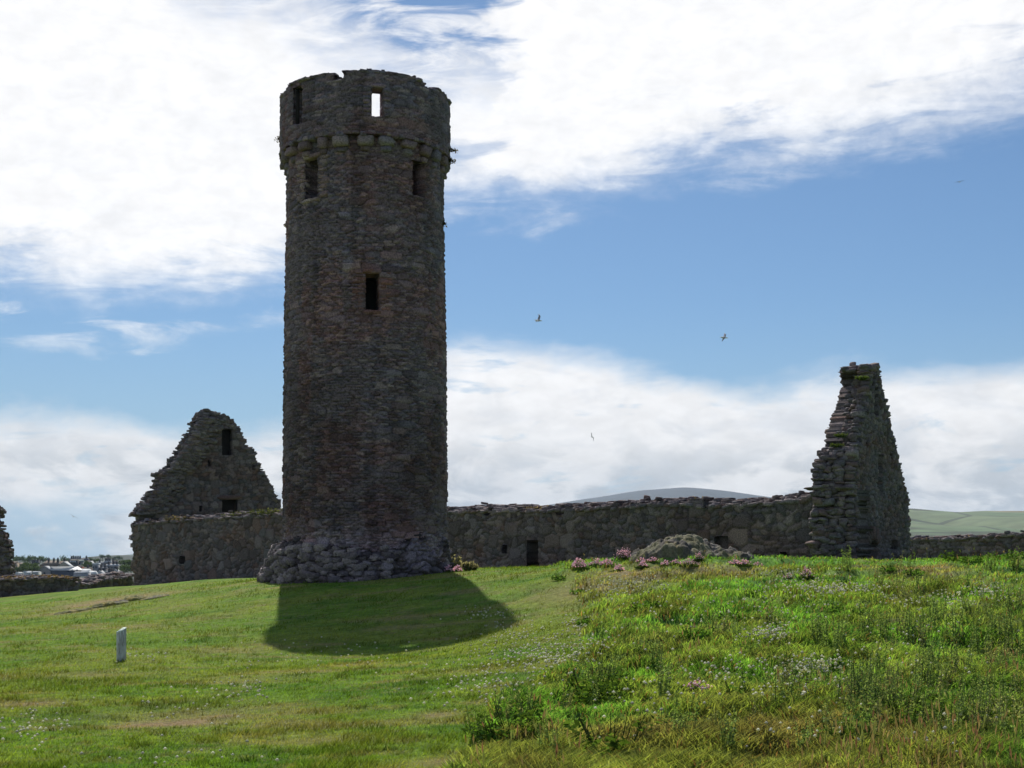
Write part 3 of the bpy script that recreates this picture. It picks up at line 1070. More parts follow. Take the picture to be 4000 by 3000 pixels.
# near gable on the right, seen almost edge on
PG = Plane((11.52, 44.72), (.51, .86))
TH = 1.15
face_l = [(3377, 1424), (3388, 1496), (3366, 1594), (3344, 1697), (3333, 1838), (3331, 1903), (3336, 2153), (3338, 2290)]
face_r = [(3431, 1428), (3440, 1500), (3458, 1572), (3474, 1643), (3496, 1746), (3512, 1811), (3534, 1909), (3548, 1947), (3548, 1969), (3542, 1990), (3551, 2034), (3558, 2186), (3560, 2290)]
PGi = Plane(tuple(PG.p(0, 0, TH)[:2]), (.51, .86))
inner_l = [(3318, 1424), (3312, 1513), (3292, 1562), (3276, 1621), (3265, 1676), (3247, 1690), (3245, 1741), (3213, 1762), (3196, 1784), (3188, 1850), (3181, 1900), (3180, 2100)]
oe = [(lambda q: (q[1], q[0]))(PG.uv(*p)) for p in face_l]
ie = [(lambda q: (q[1], q[0]))(PGi.uv(*p)) for p in inner_l]
ie = [(v, max(u, -1.35)) for v, u in ie]
vled = PG.uv(3331, 1905)[1]
ex = [rake_stones(PG, oe, ie, TH, 301, vmin=1.2, step=.088), rake_stones(PG, [(v, u + .28) for v, u in oe], [(v, u + .28) for v, u in ie], TH, 302, vmin=1.2, step=.1)]
# solid core behind the broken end, course by course
r_ = np.random.default_rng(9)
vmx = PG.uv(3400, 1430)[1]
v = 1.2
core = []
while v < vmx - .1:
    uo = float(np.interp(v, [p[0] for p in sorted(oe)], [p[1] for p in sorted(oe)])); ui = float(np.interp(v, [p[0] for p in sorted(ie)], [p[1] for p in sorted(ie)]))
    for a, b in ((.1, .4), (.4, .75), (.75, TH)):
        um = uo + (ui - uo) * (a + b) / 2 / TH
        core.append(plane_box(PG, um + .42, max(uo, um) + 1.2, v, v + .3, a, b - .01, np.array([.06, .055, .05])))
    v += .3
ex += core
tp = [PG.uv(*p) for p in ((3377, 1428), (3431, 1430))]
ex.append(top_stones(PG, [(tp[0][0] + .5, tp[0][1] - .02), (tp[1][0] - .1, tp[1][1] - .05)], TH - .15, 311, step=.2, slope=.03, sz=(.1, .2), h=(.05, .1)))
re_ = sorted([(lambda q: (q[1], q[0]))(PG.uv(*p)) for p in face_r[:-2]])
ex.append(rake_stones(PG, re_, re_, TH, 321, sign=-1, step=.13, vmin=re_[0][0]))
# sloping ledge on top of the wall's end
lu0 = PG.uv(3331, 1905)[0]
ex.append(rocks([(*PG.p(lu0 + .1 + .9 * k * 0, vled, .15 + .3 * k), .45, .22, .05, PG.ang, 0) for k in range(5)], PAL_W, 3))
poly = [(p_[0] + (26 if p_[1] < 1640 else 14 if p_[1] < 1900 else 6), p_[1]) for p_ in face_l[::-1]] + face_r
gable = ruin('gable_ruin', PG, poly, TH, 'tall narrow broken gable at the right end of the long wall, seen almost edge on', 'ruined gable', .28, .16, 131, amp=.10, cell=.045,
     openings=[('window', 3415, 3431, 1510, 1621, .7, 'narrow upper slit in the gable'), ('window', 3429, 3447, 1775, 1936, .7, 'tall middle slit in the gable'),
               ('window', 3379, 3388, 1724, 1752, .5, None), ('window', 3500, 3512, 1941, 1974, .5, None), ('window', 3477, 3486, 1770, 1796, .5, None),
               ('doorway', 3389, 3424, 2112, 2260, .8, 'low arched doorway'), ('doorway', 3481, 3507, 2110, 2260, .8, 'narrow dark doorway near the corner')],
     extra=ex, warp=.35)
# radiating arch stones over the low doorway
u0, z1 = PG.uv(3389, 2112); u1, _ = PG.uv(3424, 2112); um = (u0 + u1) / 2
sp = []
for k in range(9):
    a = -1.1 + k * .275
    sp.append((*PG.p(um + math.sin(a) * (u1 - u0) * .62, z1 - .15 + math.cos(a) * .42, .02), .09, .14, .24, PG.ang, a))
mk('arch', [rocks(sp, np.array([[.11, .08, .065], [.10, .085, .07]]), 5)], M_stone, gable, origin=tuple(gable.location))

# far gable on the left, seen over the wall
PL = Plane((-22.05, 78.0), (8.05, 4.0))
lg_l = [(532, 2010), (562, 1980), (594, 1948), (608, 1920), (627, 1915), (634, 1850), (668, 1830), (690, 1795), (705, 1780), (727, 1745), (742, 1724), (760, 1690), (778, 1645), (800, 1615)]
lg_r = [(825, 1606), (865, 1622), (900, 1640), (918, 1655), (942, 1694), (962, 1735), (988, 1773), (1006, 1812), (1030, 1850), (1058, 1905), (1088, 1957), (1100, 2014), (1130, 2060)]
le = sorted([(lambda q: (q[1], q[0]))(PL.uv(*p)) for p in lg_l]); rr_ = sorted([(lambda q: (q[1], q[0]))(PL.uv(*p)) for p in lg_r])
exl = [rake_stones(PL, le, [(v, u - .15) for v, u in le], 1.0, 401, step=.10, jut=.3), rake_stones(PL, rr_, rr_, .9, 402, step=.13, sign=-1)]
# collapsed inner facing: rubble standing proud along the broken left edge
r_ = np.random.default_rng(44)
sp = []
for k in range(900):
    v = r_.uniform(le[0][0], le[-1][0] - .3)
    u = float(np.interp(v, [p[0] for p in le], [p[1] for p in le])) + abs(r_.normal(0, .75)) + .05
    d = -.30 + .22 * (u - float(np.interp(v, [p[0] for p in le], [p[1] for p in le])))
    if d > .02: continue
    s = r_.uniform(.1, .26)
    sp.append((*PL.p(u, v, d + r_.uniform(-.05, .1)), s, .22, s * r_.uniform(.3, .5), PL.ang + r_.uniform(-.5, .5), r_.uniform(-.15, .15)))
exl.append(rocks(sp, PAL_W, 9))
exl.append(top_stones(PL, [PL.uv(*p) for p in ((790, 1612), (806, 1600), (830, 1612), (870, 1632))], .9, 405, step=.2, slope=.0, sz=(.12, .26), h=(.06, .14)))
lgab = ruin('gable_ruin', PL, [(518, 2150), *lg_l, *lg_r, (1130, 2150)], .95, 'pointed rubble gable with a square window rising behind the wall, left of the tower', 'ruined gable', .34, .22, 151, amp=.09, cell=.06,
     openings=[('window', 866, 908, 1672, 1779, .7, 'tall dark window high in the gable'), ('window', 866, 927, 1950, 2040, .7, 'square dark window under a stone lintel'),
               ('window', 814, 826, 1797, 1823, .5, None), ('window', 777, 788, 1975, 1998, .5, None), ('window', 985, 996, 1815, 1836, .5, None)], extra=exl, warp=.4, bigf=1.5)
u0, z1 = PL.uv(866, 1950); u1, _ = PL.uv(927, 1950)
mk('lintel', [rocks([(*PL.p((u0 + u1) / 2, z1 + .12, .1), (u1 - u0) * .72, .25, .13, PL.ang, 0)], np.array([[.12, .085, .07]]), 2)], M_stone, lgab, origin=tuple(lgab.location))
# low boundary walls
x0, y0, _ = at(-70, 0, 51); x1, y1, _ = at(305, 0, 56)
P1 = Plane((x0, y0), (x1 - x0, y1 - y0))
wt = [(-450, 2277), (-70, 2268), (0, 2266), (60, 2263), (120, 2262), (200, 2259), (303, 2263)]
ruin('boundary_wall', P1, [(-450, 2420), *wt, (304, 2370)], .6, 'low dark boundary wall at the left edge with dry plants along its top', 'wall', .36, .16, 161, cell=.05, amp=.08, top=wt, slope=.12, topk=dict(sz=(.1, .22), h=(.03, .06)))
x0, y0, _ = at(306, 0, 62); x1, y1, _ = at(520, 0, 72)
P2 = Plane((x0, y0), (x1 - x0, y1 - y0))
wt = [(307, 2282), (340, 2284), (370, 2279), (400, 2268), (450, 2262), (500, 2253), (518, 2250)]
ruin('boundary_wall', P2, [(307, 2360), *wt, (518, 2330)], .6, 'lower tumbled boundary wall rising towards the corner of the long church wall', 'wall', .4, .2, 171, cell=.06, amp=.1, top=wt, slope=.2, topk=dict(sz=(.1, .3), h=(.04, .1)))
x0, y0, _ = at(3530, 0, 60); x1, y1, _ = at(4080, 0, 55)
P3 = Plane((x0, y0), (x1 - x0, y1 - y0))
wt = [(3530, 2112), (3560, 2108), (3700, 2106), (3800, 2102), (3900, 2097), (3945, 2092), (4080, 2086), (4500, 2076)]
ruin('boundary_wall', P3, [(3530, 2260), *wt, (4500, 2260)], .7, 'low drystone wall to the right of the tall gable below the green hills', 'wall', .38, .17, 181, cell=.05, amp=.09, top=wt, slope=.14, topk=dict(sz=(.1, .25), h=(.04, .08)))
# broken pier at the left edge of the picture
x0, y0, _ = at(-160, 0, 62)
P4 = Plane((x0, y0), (1, .15))
st = [(-160, 1960), (-20, 1975), (-10, 1993), (-14, 2040), (2, 2050), (0, 2075), (4, 2095), (12, 2108), (30, 2125), (28, 2160), (26, 2190), (34, 2212), (32, 2300)]
e4 = sorted([(lambda q: (q[1], q[0]))(P4.uv(*p)) for p in st[1:]])
ruin('wall_ruin', P4, [(-160, 2300), *st], .9, 'broken end of a dark stone wall cut off by the left edge of the photo', 'ruined wall', .34, .2, 191, cell=.05, amp=.1,
     extra=[rake_stones(P4, e4, e4, .9, 71, sign=-1, step=.15, jut=.14)])


# ---------------------------------------------------------------- grass and other growth
def blades(bx, by, h, w, lean, cols, seg=1, heads=None, z0=None, zb=-.01, wind=0.3):
    """upright tapering blades; returns a piece"""
    n = len(bx)
    r = np.random.default_rng(n)
    bz = (ground(bx, by) if z0 is None else z0) + zb
    az_ = r.uniform(0, 2 * math.pi, n)
    wx, wy = np.cos(az_) * w / 2, np.sin(az_) * w / 2
    la = r.uniform(0, 2 * math.pi, n)
    lx = (np.cos(la) + wind) * lean * h; ly = np.sin(la) * lean * h
    b = np.stack([bx, by, bz], 1); W_ = np.stack([wx, wy, np.zeros(n)], 1)
    tip = b + np.stack([lx, ly, h * np.sqrt(np.maximum(.15, 1 - lean ** 2))], 1)
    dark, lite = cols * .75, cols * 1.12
    if seg == 1:
        V = np.stack([b - W_, b + W_, tip], 1).reshape(-1, 3)
        Fq = np.arange(3 * n).reshape(n, 3)
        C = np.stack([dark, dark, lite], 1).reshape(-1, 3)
        return (V, Fq, C)
    mid = b + np.stack([lx * .3, ly * .3, h * .58], 1)
    V = np.stack([b - W_, b + W_, mid + W_ * .75, mid - W_ * .75, tip], 1).reshape(-1, 3)
    k_ = np.arange(n)[:, None] * 5
    Fq = [k_ + np.array([[0, 1, 2, 3]]), k_ + np.array([[3, 2, 4]])]
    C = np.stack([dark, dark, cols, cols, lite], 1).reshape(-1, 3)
    return (V, Fq, C)


def scatter(n, ymin, ymax, azr=.44, seed=0, p=1.0):
    r = np.random.default_rng(seed)
    s = r.uniform(1 / ymax, 1 / ymin, n)
    Y = 1 / s
    X = r.uniform(-1, 1, n) * (math.tan(azr - .03) * Y + 2.3)
    return X, Y


# mown lawn
X, Y = scatter(430000, 8.5, 46, seed=1)
m_ = meadow(X, Y); rr0 = rng.random(len(X))
intower = (X - TX) ** 2 + (Y - TY) ** 2 < 2.7 ** 2
k_ = (rr0 > m_) & ~intower & (Y < 46)
X, Y = X[k_], Y[k_]
c = gcol(X, Y) * rng.uniform(.88, 1.36, (len(X), 1)) * np.array([1.0, 1.0, .9])
tall = np.maximum(sstep(fbm(X * 1.4, Y * 1.4, 33), .55, .7), sstep(fbm(X * 4.5, Y * 4.5, 36), .62, .72))
dryl = np.zeros(len(X))
for dx, dy, rx, ry, s in DRY: dryl = np.maximum(dryl, s * np.exp(-((X - dx) / rx) ** 2 - ((Y - dy) / ry) ** 2))
h = (1 - .6 * dryl) * (rng.uniform(.018, .045, len(X)) + tall * rng.uniform(0, .05, len(X))) * (1 + .02 * Y)
c = c * (1 - .38 * tall[:, None])
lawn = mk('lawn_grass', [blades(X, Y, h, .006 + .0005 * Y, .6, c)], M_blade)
tag(lawn, 'short mown yellow green grass of the mound', 'grass', kind='stuff')

# rough meadow
X, Y = scatter(720000, 8.5, 52, seed=2)
X2, Y2 = scatter(90000, 8.5, 30, azr=.2, seed=3)
X, Y = np.concatenate([X, X2 + 1.2]), np.concatenate([Y, Y2])
m_ = meadow(X, Y)
k_ = rng.random(len(X)) < m_
X, Y = X[k_], Y[k_]
hum = fbm(X * 1.15, Y * 1.15, 91); hum2 = fbm(X * 3.1, Y * 3.1, 92)
big = sstep(hum, .42, .66)
farm = sstep(Y, 24, 34)
k_ = rng.random(len(X)) < (.30 + .70 * sstep(hum2, .25, .5))
X, Y, hum, hum2, big, farm = [q[k_] for q in (X, Y, hum, hum2, big, farm)]
c = gcol(X, Y)
pick = rng.random(len(X))[:, None]
c = np.where(pick < .12, np.array([.24, .26, .10]) * np.ones_like(c), c)
c = np.where((pick > .95), np.array([.24, .13, .07]) * np.ones_like(c), c)
c = c * rng.uniform(.75, 1.55, (len(X), 1))
c = c * (1 - .4 * (big * sstep(hum2, .4, .6))[:, None])
dry = np.zeros(len(X))
for dx, dy, rx, ry, s in DRY: dry = np.maximum(dry, s * np.exp(-((X - dx) / rx) ** 2 - ((Y - dy) / ry) ** 2))
h = (rng.uniform(.05, .13, len(X)) + big * rng.uniform(.02, .13, len(X))) * (1 - .35 * farm) * (1 - .6 * dry)
c = c * np.array([1.08, 1.12, 1.0])
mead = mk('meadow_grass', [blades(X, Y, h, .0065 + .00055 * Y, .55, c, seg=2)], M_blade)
tag(mead, 'long uneven rough grass covering the right side of the mound', 'grass', kind='stuff')

# tall seeding grasses, tan and reddish
X, Y = scatter(38000, 9, 40, seed=5)
den = sstep(fbm(X * .7, Y * .7, 95), .46, .66) * (.25 + .75 * sstep(20 - Y, -6, 8)) * (0.35 + .65 * sstep(X / Y, .05, .25))
k_ = (rng.random(len(X)) < den * meadow(X, Y) * .42) & (meadow(X, Y) > .9)
X, Y = X[k_], Y[k_]; n = len(X)
H = rng.uniform(.12, .40, n)
st_ = blades(X, Y, H, .005 + .0004 * Y, .38, np.array([.13, .15, .05]) * rng.uniform(.7, 1.3, (n, 1)))
tips = st_[0].reshape(n, 3, 3)[:, 2]
kind_ = rng.random(n)[:, None]
hc = np.where(kind_ < .45, np.array([.24, .19, .11]), np.where(kind_ < .68, np.array([.21, .12, .09]), np.array([.17, .20, .08]))) * rng.uniform(.7, 1.3, (n, 1))
hl = rng.uniform(.035, .085, n); hw = (.0055 + .0002 * Y)
pcs = [st_]
for a in (0, 1):
    w_ = np.stack([hw * (1 - a), hw * a, np.zeros(n)], 1)
    up_ = np.stack([rng.normal(0, .01, n), rng.normal(0, .01, n), hl], 1)
    V = np.stack([tips - up_, tips - w_ - up_ * .3, tips + up_ * .4, tips + w_ - up_ * .3], 1).reshape(-1, 3)
    pcs.append((V, np.arange(4 * n).reshape(n, 4), np.repeat(hc, 4, 0)))
o = mk('seeding_grass', pcs, M_blade)
tag(o, 'tan and reddish seed heads of tall grasses among the rough grass', 'grass', kind='stuff')

_OV = np.array([(1, 0, 0), (0, 1, 0), (-1, 0, 0), (0, -1, 0), (0, 0, .8), (0, 0, -.8)], float)
_OF = np.array([[0, 1, 4], [1, 2, 4], [2, 3, 4], [3, 0, 4], [1, 0, 5], [2, 1, 5], [3, 2, 5], [0, 3, 5]])


def blobs(P3, r, cols):
    P3 = np.asarray(P3); n = len(P3)
    V = (P3[:, None, :] + _OV[None] * np.asarray(r).reshape(-1, 1, 1)).reshape(-1, 3)
    Fq = (np.arange(n)[:, None, None] * 6 + _OF[None]).reshape(-1, 3)
    return (V, Fq, np.repeat(cols, 6, 0))


# white clover heads, in drifts
pts = []
for px, py, sx, sy, n in ((2480, 2300, 160, 30, 80), (2380, 2330, 120, 35, 60), (2250, 2440, 60, 30, 70), (2130, 2560, 260, 60, 330), (1900, 2680, 260, 60, 120), (3250, 2325, 230, 22, 260), (3000, 2510, 90, 22, 110),
                          (3180, 2650, 130, 26, 130), (2850, 2650, 240, 50, 70), (3100, 2720, 300, 60, 70), (2000, 2480, 160, 60, 90), (3600, 2560, 300, 120, 60),
                          (3700, 2370, 250, 25, 110), (3870, 2330, 130, 30, 90), (2900, 2400, 500, 80, 160), (3060, 2270, 180, 20, 60), (150, 2830, 150, 60, 60), (950, 2700, 160, 40, 50), (700, 2740, 200, 80, 25),
                          (1900, 2400, 120, 25, 40), (550, 2560, 100, 15, 25), (1300, 2560, 500, 60, 60), (600, 2950, 500, 60, 25), (3300, 2900, 700, 80, 45), (2500, 2760, 300, 60, 40)):
    for k in range(n):
        a, b = rng.normal(px, sx * .5), rng.normal(py, sy * .6)
        if -50 < a < 4050 and 2235 < b < 3010: pts.append((a, b))
pts = np.array(pts)
# meet the ground along each sight line, on a coarse depth table
Ys = np.concatenate([np.arange(9, 30, .12), np.arange(30, 50, .3)])
cl = []
for s in range(0, len(pts), 200):
    q = pts[s:s + 200]
    XX = (q[:, 0:1] - 2000) / F * Ys[None]; YY = np.repeat(Ys[None], len(q), 0)
    ZZ = EYE + (HOR - q[:, 1:2]) / F * Ys[None]
    G = ground(XX, YY)
    hit = ZZ <= G + .05
    ok = hit.any(1); ki = hit.argmax(1)
    for j in np.nonzero(ok)[0]:
        cl.append((XX[j, ki[j]], Ys[ki[j]], G[j, ki[j]]))
cl = np.array(cl)
mm = meadow(cl[:, 0], cl[:, 1])
cl[:, 2] += rng.uniform(.03, .06, len(cl)) + mm * rng.uniform(.07, .17, len(cl))
cl[:, :2] += rng.normal(0, .03, (len(cl), 2))
o = mk('clover_flowers', [blobs(cl, rng.uniform(.011, .018, len(cl)) * (1 + .018 * cl[:, 1]), np.array([.78, .78, .70]) * rng.uniform(.6, 1.1, (len(cl), 1)))], M_petal)
tag(o, 'scattered small white clover heads in the lawn and rough grass', 'flowers', kind='stuff')


def leaves(C, size, cols, up=.3, rs=0, aspect=.45):
    C = np.asarray(C); n = len(C); r = np.random.default_rng(rs + n)
    a = r.normal(size=(n, 3)); a[:, 2] = np.abs(a[:, 2]) * up + up * .5; a /= np.linalg.norm(a, axis=1, keepdims=True)
    b = np.cross(a, r.normal(size=(n, 3))); b /= np.linalg.norm(b, axis=1, keepdims=True) + 1e-9
    s = (np.asarray(size) * np.ones(n))[:, None]
    V = np.stack([C - a * s, C + b * s * aspect, C + a * s, C - b * s * aspect], 1).reshape(-1, 3)
    return (V, np.arange(4 * n).reshape(n, 4), np.repeat(cols, 4, 0))


def thin(P0, P1, w, cols):
    """thin three-sided stems"""
    P0, P1 = np.asarray(P0), np.asarray(P1); n = len(P0)
    o_ = np.array([(1, 0, 0), (-.5, .87, 0), (-.5, -.87, 0)]) * w
    V = np.concatenate([P0[:, None] + o_[None], P1[:, None] + o_[None] * .5], 1).reshape(-1, 3)
    k_ = np.arange(n)[:, None, None] * 6
    Fq = (k_ + np.array([[0, 1, 4, 3], [1, 2, 5, 4], [2, 0, 3, 5]])[None]).reshape(-1, 4)
    return (V, Fq, np.repeat(cols, 6, 0))


def copy_tree(o, parent=None):
    c_ = o.copy(); col.objects.link(c_); c_.parent = parent
    for ch_ in o.children: copy_tree(ch_, c_)
    return c_


# ---- sea thrift cushions
def make_thrift(seed, r0=.32, h0=.12, nf=110, pink=(.82, .56, .76)):
    r = np.random.default_rng(seed)
    root = thing('thrift_clump', (0, 0, 0), 'x', 'flower clump', 'clumps of pink thrift')
    n = 380
    a = r.uniform(0, 2 * math.pi, n); q = np.sqrt(r.random(n))
    B = np.stack([np.cos(a) * q * r0 * .95, np.sin(a) * q * r0 * .8, -.05 + 0 * a], 1)
    T = B + np.stack([np.cos(a) * q * .07, np.sin(a) * q * .07, h0 * (1.05 - .6 * q * q) * r.uniform(.6, 1.1, n)], 1)
    mk('cushion', [thin(B, T, .006, np.array([.11, .19, .05]) * r.uniform(.6, 1.4, (n, 1)))], M_blade, root)
    a = r.uniform(0, 2 * math.pi, nf); q = np.sqrt(r.random(nf))
    rj = r0 * (.75 + .5 * r.random(nf)) * (.8 + .3 * np.sin(a * 2 + seed))
    Cn = np.stack([np.cos(a) * q * rj, np.sin(a) * q * rj * .8, h0 * 1.3 * (1 - .85 * q * q) * r.uniform(.65, 1.45, nf) + .01], 1)
    p = blobs(Cn, r.uniform(.015, .024, nf), np.array(pink) * r.uniform(.7, 1.35, (nf, 1)) + r.uniform(0, .1, (nf, 1)))
    s = thin(Cn * np.array([.7, .7, 0.1]), Cn, .003, np.array([.10, .14, .05]) * np.ones((nf, 1)))
    mk('flowers', [p, s], M_petal, root)
    return root


tv = [make_thrift(1), make_thrift(2, .22, .09, 60), make_thrift(3, .20, .16, 70)]
TH_POS = [(2262, 2228, 0, 1.15, 'large pink thrift cushion at the lawn edge left of the rocky mound'), (2335, 2216, 0, .9, None), (2372, 2213, 1, 1.1, None),
          (2428, 2190, 2, 1.0, 'upright pink thrift on the left flank of the rocky mound'), (2448, 2176, 2, 1.0, None), (2418, 2232, 1, 1.0, None), (2505, 2198, 1, .8, None), (2512, 2215, 1, .9, 'small bright pink thrift cushion in front of the rocky mound'),
          (2550, 2203, 1, .7, None), (2600, 2210, 1, .8, None), (2640, 2212, 1, .7, None), (2690, 2210, 0, .75, None), (2730, 2200, 2, .7, None), (2870, 2208, 1, .7, None), (2905, 2208, 1, .8, None), (2960, 2214, 1, .7, None),
          (1752, 2236, 1, 1.3, 'purple pink thrift against the right foot of the tower'), (1788, 2234, 1, 1.2, 'low pale pink thrift just right of the tower foot'), (3150, 2272, 2, .8, 'lone pink thrift in the rough grass before the long wall'),
          (3080, 2262, 1, .7, None), (2728, 2712, 1, .7, 'lone pink thrift low in the middle of the rough grass')]
first = [True] * 3
THR = []
for px, py, vi, s, lb in TH_POS:
    x, y, z = ghit(px, py)
    if first[vi]: o = tv[vi]; first[vi] = False
    else: o = copy_tree(tv[vi])
    o.location = (x, y, z); o.scale = (s, s, s); o.rotation_euler = (0, 0, rng.uniform(0, 3))
    if lb: o['label'] = lb
    else: THR.append(o)


name_row(THR, 'lesser pink thrift clumps round the rocky mound')


# ---- taller weeds of the meadow
def make_dock(seed, r0=.26, h0=.22, n=300, dark=(.070, .125, .022)):
    r = np.random.default_rng(seed)
    root = thing('broadleaf_weed', (0, 0, 0), 'x', 'weed', 'dark broad leaved weeds in the rough grass')
    a = r.uniform(0, 2 * math.pi, n); q = np.sqrt(r.random(n))
    lo = r.normal(0, r0 * .5, (7, 2)); li_ = r.integers(0, 7, n); lh = r.uniform(.4, 1.1, 7)[li_]
    C = np.stack([lo[li_, 0] + np.cos(a) * q * r0 * .45, lo[li_, 1] + np.sin(a) * q * r0 * .45, h0 * lh * (1 - .6 * q * q) * r.uniform(.1, 1.1, n)], 1)
    mk('leaves', [leaves(C, r.uniform(.018, .042, n), np.array(dark) * r.uniform(.6, 1.7, (n, 1)), up=.25, rs=seed, aspect=.5)], M_leaf, root)
    k = 14
    a = r.uniform(0, 2 * math.pi, k)
    B = np.stack([np.cos(a) * r0 * .3, np.sin(a) * r0 * .3, 0 * a], 1); T = np.stack([np.cos(a) * r0 * .7, np.sin(a) * r0 * .7, h0 * r.uniform(.7, 1.25, k)], 1)
    mk('stems', [thin(B, T, .006, np.array([.06, .09, .03]) * np.ones((k, 1)))], M_leaf, root)
    return root


def make_spire(seed, h0=.52, k=9, r0=.16, c_=(.19, .27, .095)):
    r = np.random.default_rng(seed)
    root = thing('spire_weed', (0, 0, 0), 'x', 'weed', 'tall spired weeds in the rough grass')
    a = r.uniform(0, 2 * math.pi, k); q = np.sqrt(r.random(k))
    B = np.stack([np.cos(a) * q * r0, np.sin(a) * q * r0, 0 * a - .02], 1)
    hh = h0 * r.uniform(.6, 1.05, k)
    T = B + np.stack([r.normal(0, .05, k), r.normal(0, .05, k), hh], 1)
    mk('stems', [thin(B, T, .006, np.array(c_) * np.ones((k, 1)))], M_leaf, root)
    m = 46
    t_ = r.random((k, m)) ** .8
    C = (B[:, None] * (1 - t_[..., None]) + T[:, None] * t_[..., None]).reshape(-1, 3) + r.normal(0, .013, (k * m, 3))
    sz = (.024 * (1.15 - t_) + .007).ravel()
    cc = np.array(c_) * r.uniform(.6, 1.5, (k * m, 1)) + (t_.ravel()[:, None] > .6) * np.array([.03, .03, .015])
    mk('leaves', [leaves(C, sz, cc, up=.5, rs=seed)], M_leaf, root)
    return root


dv = [make_dock(1), make_dock(2, .34, .30, 520), make_dock(3, .2, .15, 160, (.085, .17, .03))]
sv = [make_spire(1), make_spire(2, .45, 6, .12), make_spire(3, .70, 12, .2, (.13, .20, .075))]
DOCKS = [(2310, 2745, 1, 1.15, 'big dark leafy weed near the lawn edge, in the middle of the foreground'), (2390, 2735, 0, 1.0, None), (2010, 2865, 1, .9, 'dark leafy weed at the bottom corner where lawn meets rough grass'), (1950, 2890, 2, 1.1, None),
         (2390, 2975, 1, 1.15, 'dark shaded weed clump cut by the bottom edge of the photo'), (2290, 2985, 0, 1.0, None), (3530, 2835, 1, 1.1, 'dark glossy leaved weed low on the right'), (3600, 2825, 0, 1.0, None), (3240, 2610, 2, 1.3, None), (3900, 2700, 0, 1.0, None),
         (3050, 2600, 2, 1.1, None), (3370, 2425, 0, .9, None), (3250, 2400, 2, 1.1, None), (2560, 2392, 2, 1.3, None), (2500, 2400, 0, .8, None), (2310, 2445, 2, 1.3, None), (2250, 2320, 2, 1.0, None),
         (2700, 2500, 2, 1.2, None), (3750, 2450, 2, 1.3, None), (3790, 2330, 2, 1.5, None), (3650, 2300, 0, .8, None), (3100, 2540, 2, 1.2, None), (3280, 2900, 0, .9, None), (3960, 2840, 0, 1.1, None), (2060, 2790, 2, 1.0, None), (2850, 2440, 2, 1.2, None),
         (3300, 2292, 2, 1.2, None), (3560, 2260, 2, 1.2, None), (3470, 2245, 2, 1.1, None), (2950, 2330, 2, 1.1, None), (2190, 2270, 2, 1.1, None), (2740, 2620, 2, .9, None), (2880, 2730, 2, .9, None), (3720, 2195, 0, 1.2, None), (3800, 2200, 2, 1.6, None), (3880, 2190, 0, 1.0, None), (3960, 2188, 2, 1.7, None)]
SPIRES = [(3345, 2800, 2, 1.0, 'tallest dark green spired weed standing alone at the lower right'), (3360, 2790, 0, .95, None), (3200, 2520, 0, 1.0, None), (3250, 2560, 0, .9, None), (3280, 2530, 1, 1.1, None), (2330, 2690, 0, .8, None), (2390, 2660, 1, .9, None), (2560, 2640, 1, 1.0, None),
          (2590, 2740, 1, .9, None), (1955, 2830, 1, .9, None), (1870, 2930, 1, .8, None), (2150, 2990, 0, .7, None), (2060, 2830, 1, .8, None), (3480, 2740, 0, .8, None), (3620, 2700, 0, 1.0, None), (3590, 2780, 0, .8, None), (3740, 2660, 0, .9, None),
          (3830, 2560, 0, 1.0, None), (3900, 2500, 0, 1.1, None), (3960, 2560, 2, .8, None), (3540, 2520, 0, 1.0, None), (3640, 2480, 0, 1.0, None), (3450, 2500, 1, 1.0, None), (3380, 2490, 1, 1.1, None), (3730, 2540, 1, 1.2, None), (3310, 2235, 1, 1.2, 'lone pale green spire standing before the long wall near the gable'),
          (3475, 2235, 1, .7, None), (3590, 2330, 1, 1.0, None), (3660, 2420, 1, 1.0, None), (3960, 2230, 1, 1.1, None), (3870, 2230, 1, .9, None), (2500, 2560, 1, .7, None), (2880, 2500, 1, .8, None), (2780, 2480, 1, .8, None), (3060, 2790, 1, .9, None), (3920, 2790, 0, .8, None), (3820, 2840, 0, .8, None),
          (3980, 2950, 0, .7, None), (3700, 2930, 1, .8, None), (2840, 2960, 1, .8, None), (3140, 2980, 1, .8, None), (2650, 2900, 1, .7, None), (3430, 2640, 1, .9, None), (3950, 2400, 1, 1.1, None), (3780, 2410, 1, 1.0, None)]
def zone(px, py):
    if py < 2350: return 'near the far crest'
    if px < 2480: return 'along the lawn edge'
    if py < 2580: return 'in the middle distance'
    if px < 3200: return 'in the central foreground'
    return 'in the right foreground'


for lst, var, dl_ in ((DOCKS, dv, 'small dark leafy weeds'), (SPIRES, sv, 'pale green spired weeds')):
    ZN = {}
    first = [True] * 3
    for px, py, vi, s, lb in lst:
        x, y, z = ghit(px, py)
        if first[vi]: o = var[vi]; first[vi] = False
        else: o = copy_tree(var[vi])
        o.location = (x, y, z - .01); o.scale = (s, s, s * rng.uniform(.9, 1.1)); o.rotation_euler = (0, 0, rng.uniform(0, 6))
        if lb: o['label'] = lb
        else: ZN.setdefault(zone(px, py), []).append(o)
    for zn, os_ in ZN.items(): name_row(os_, dl_ + ' ' + zn)

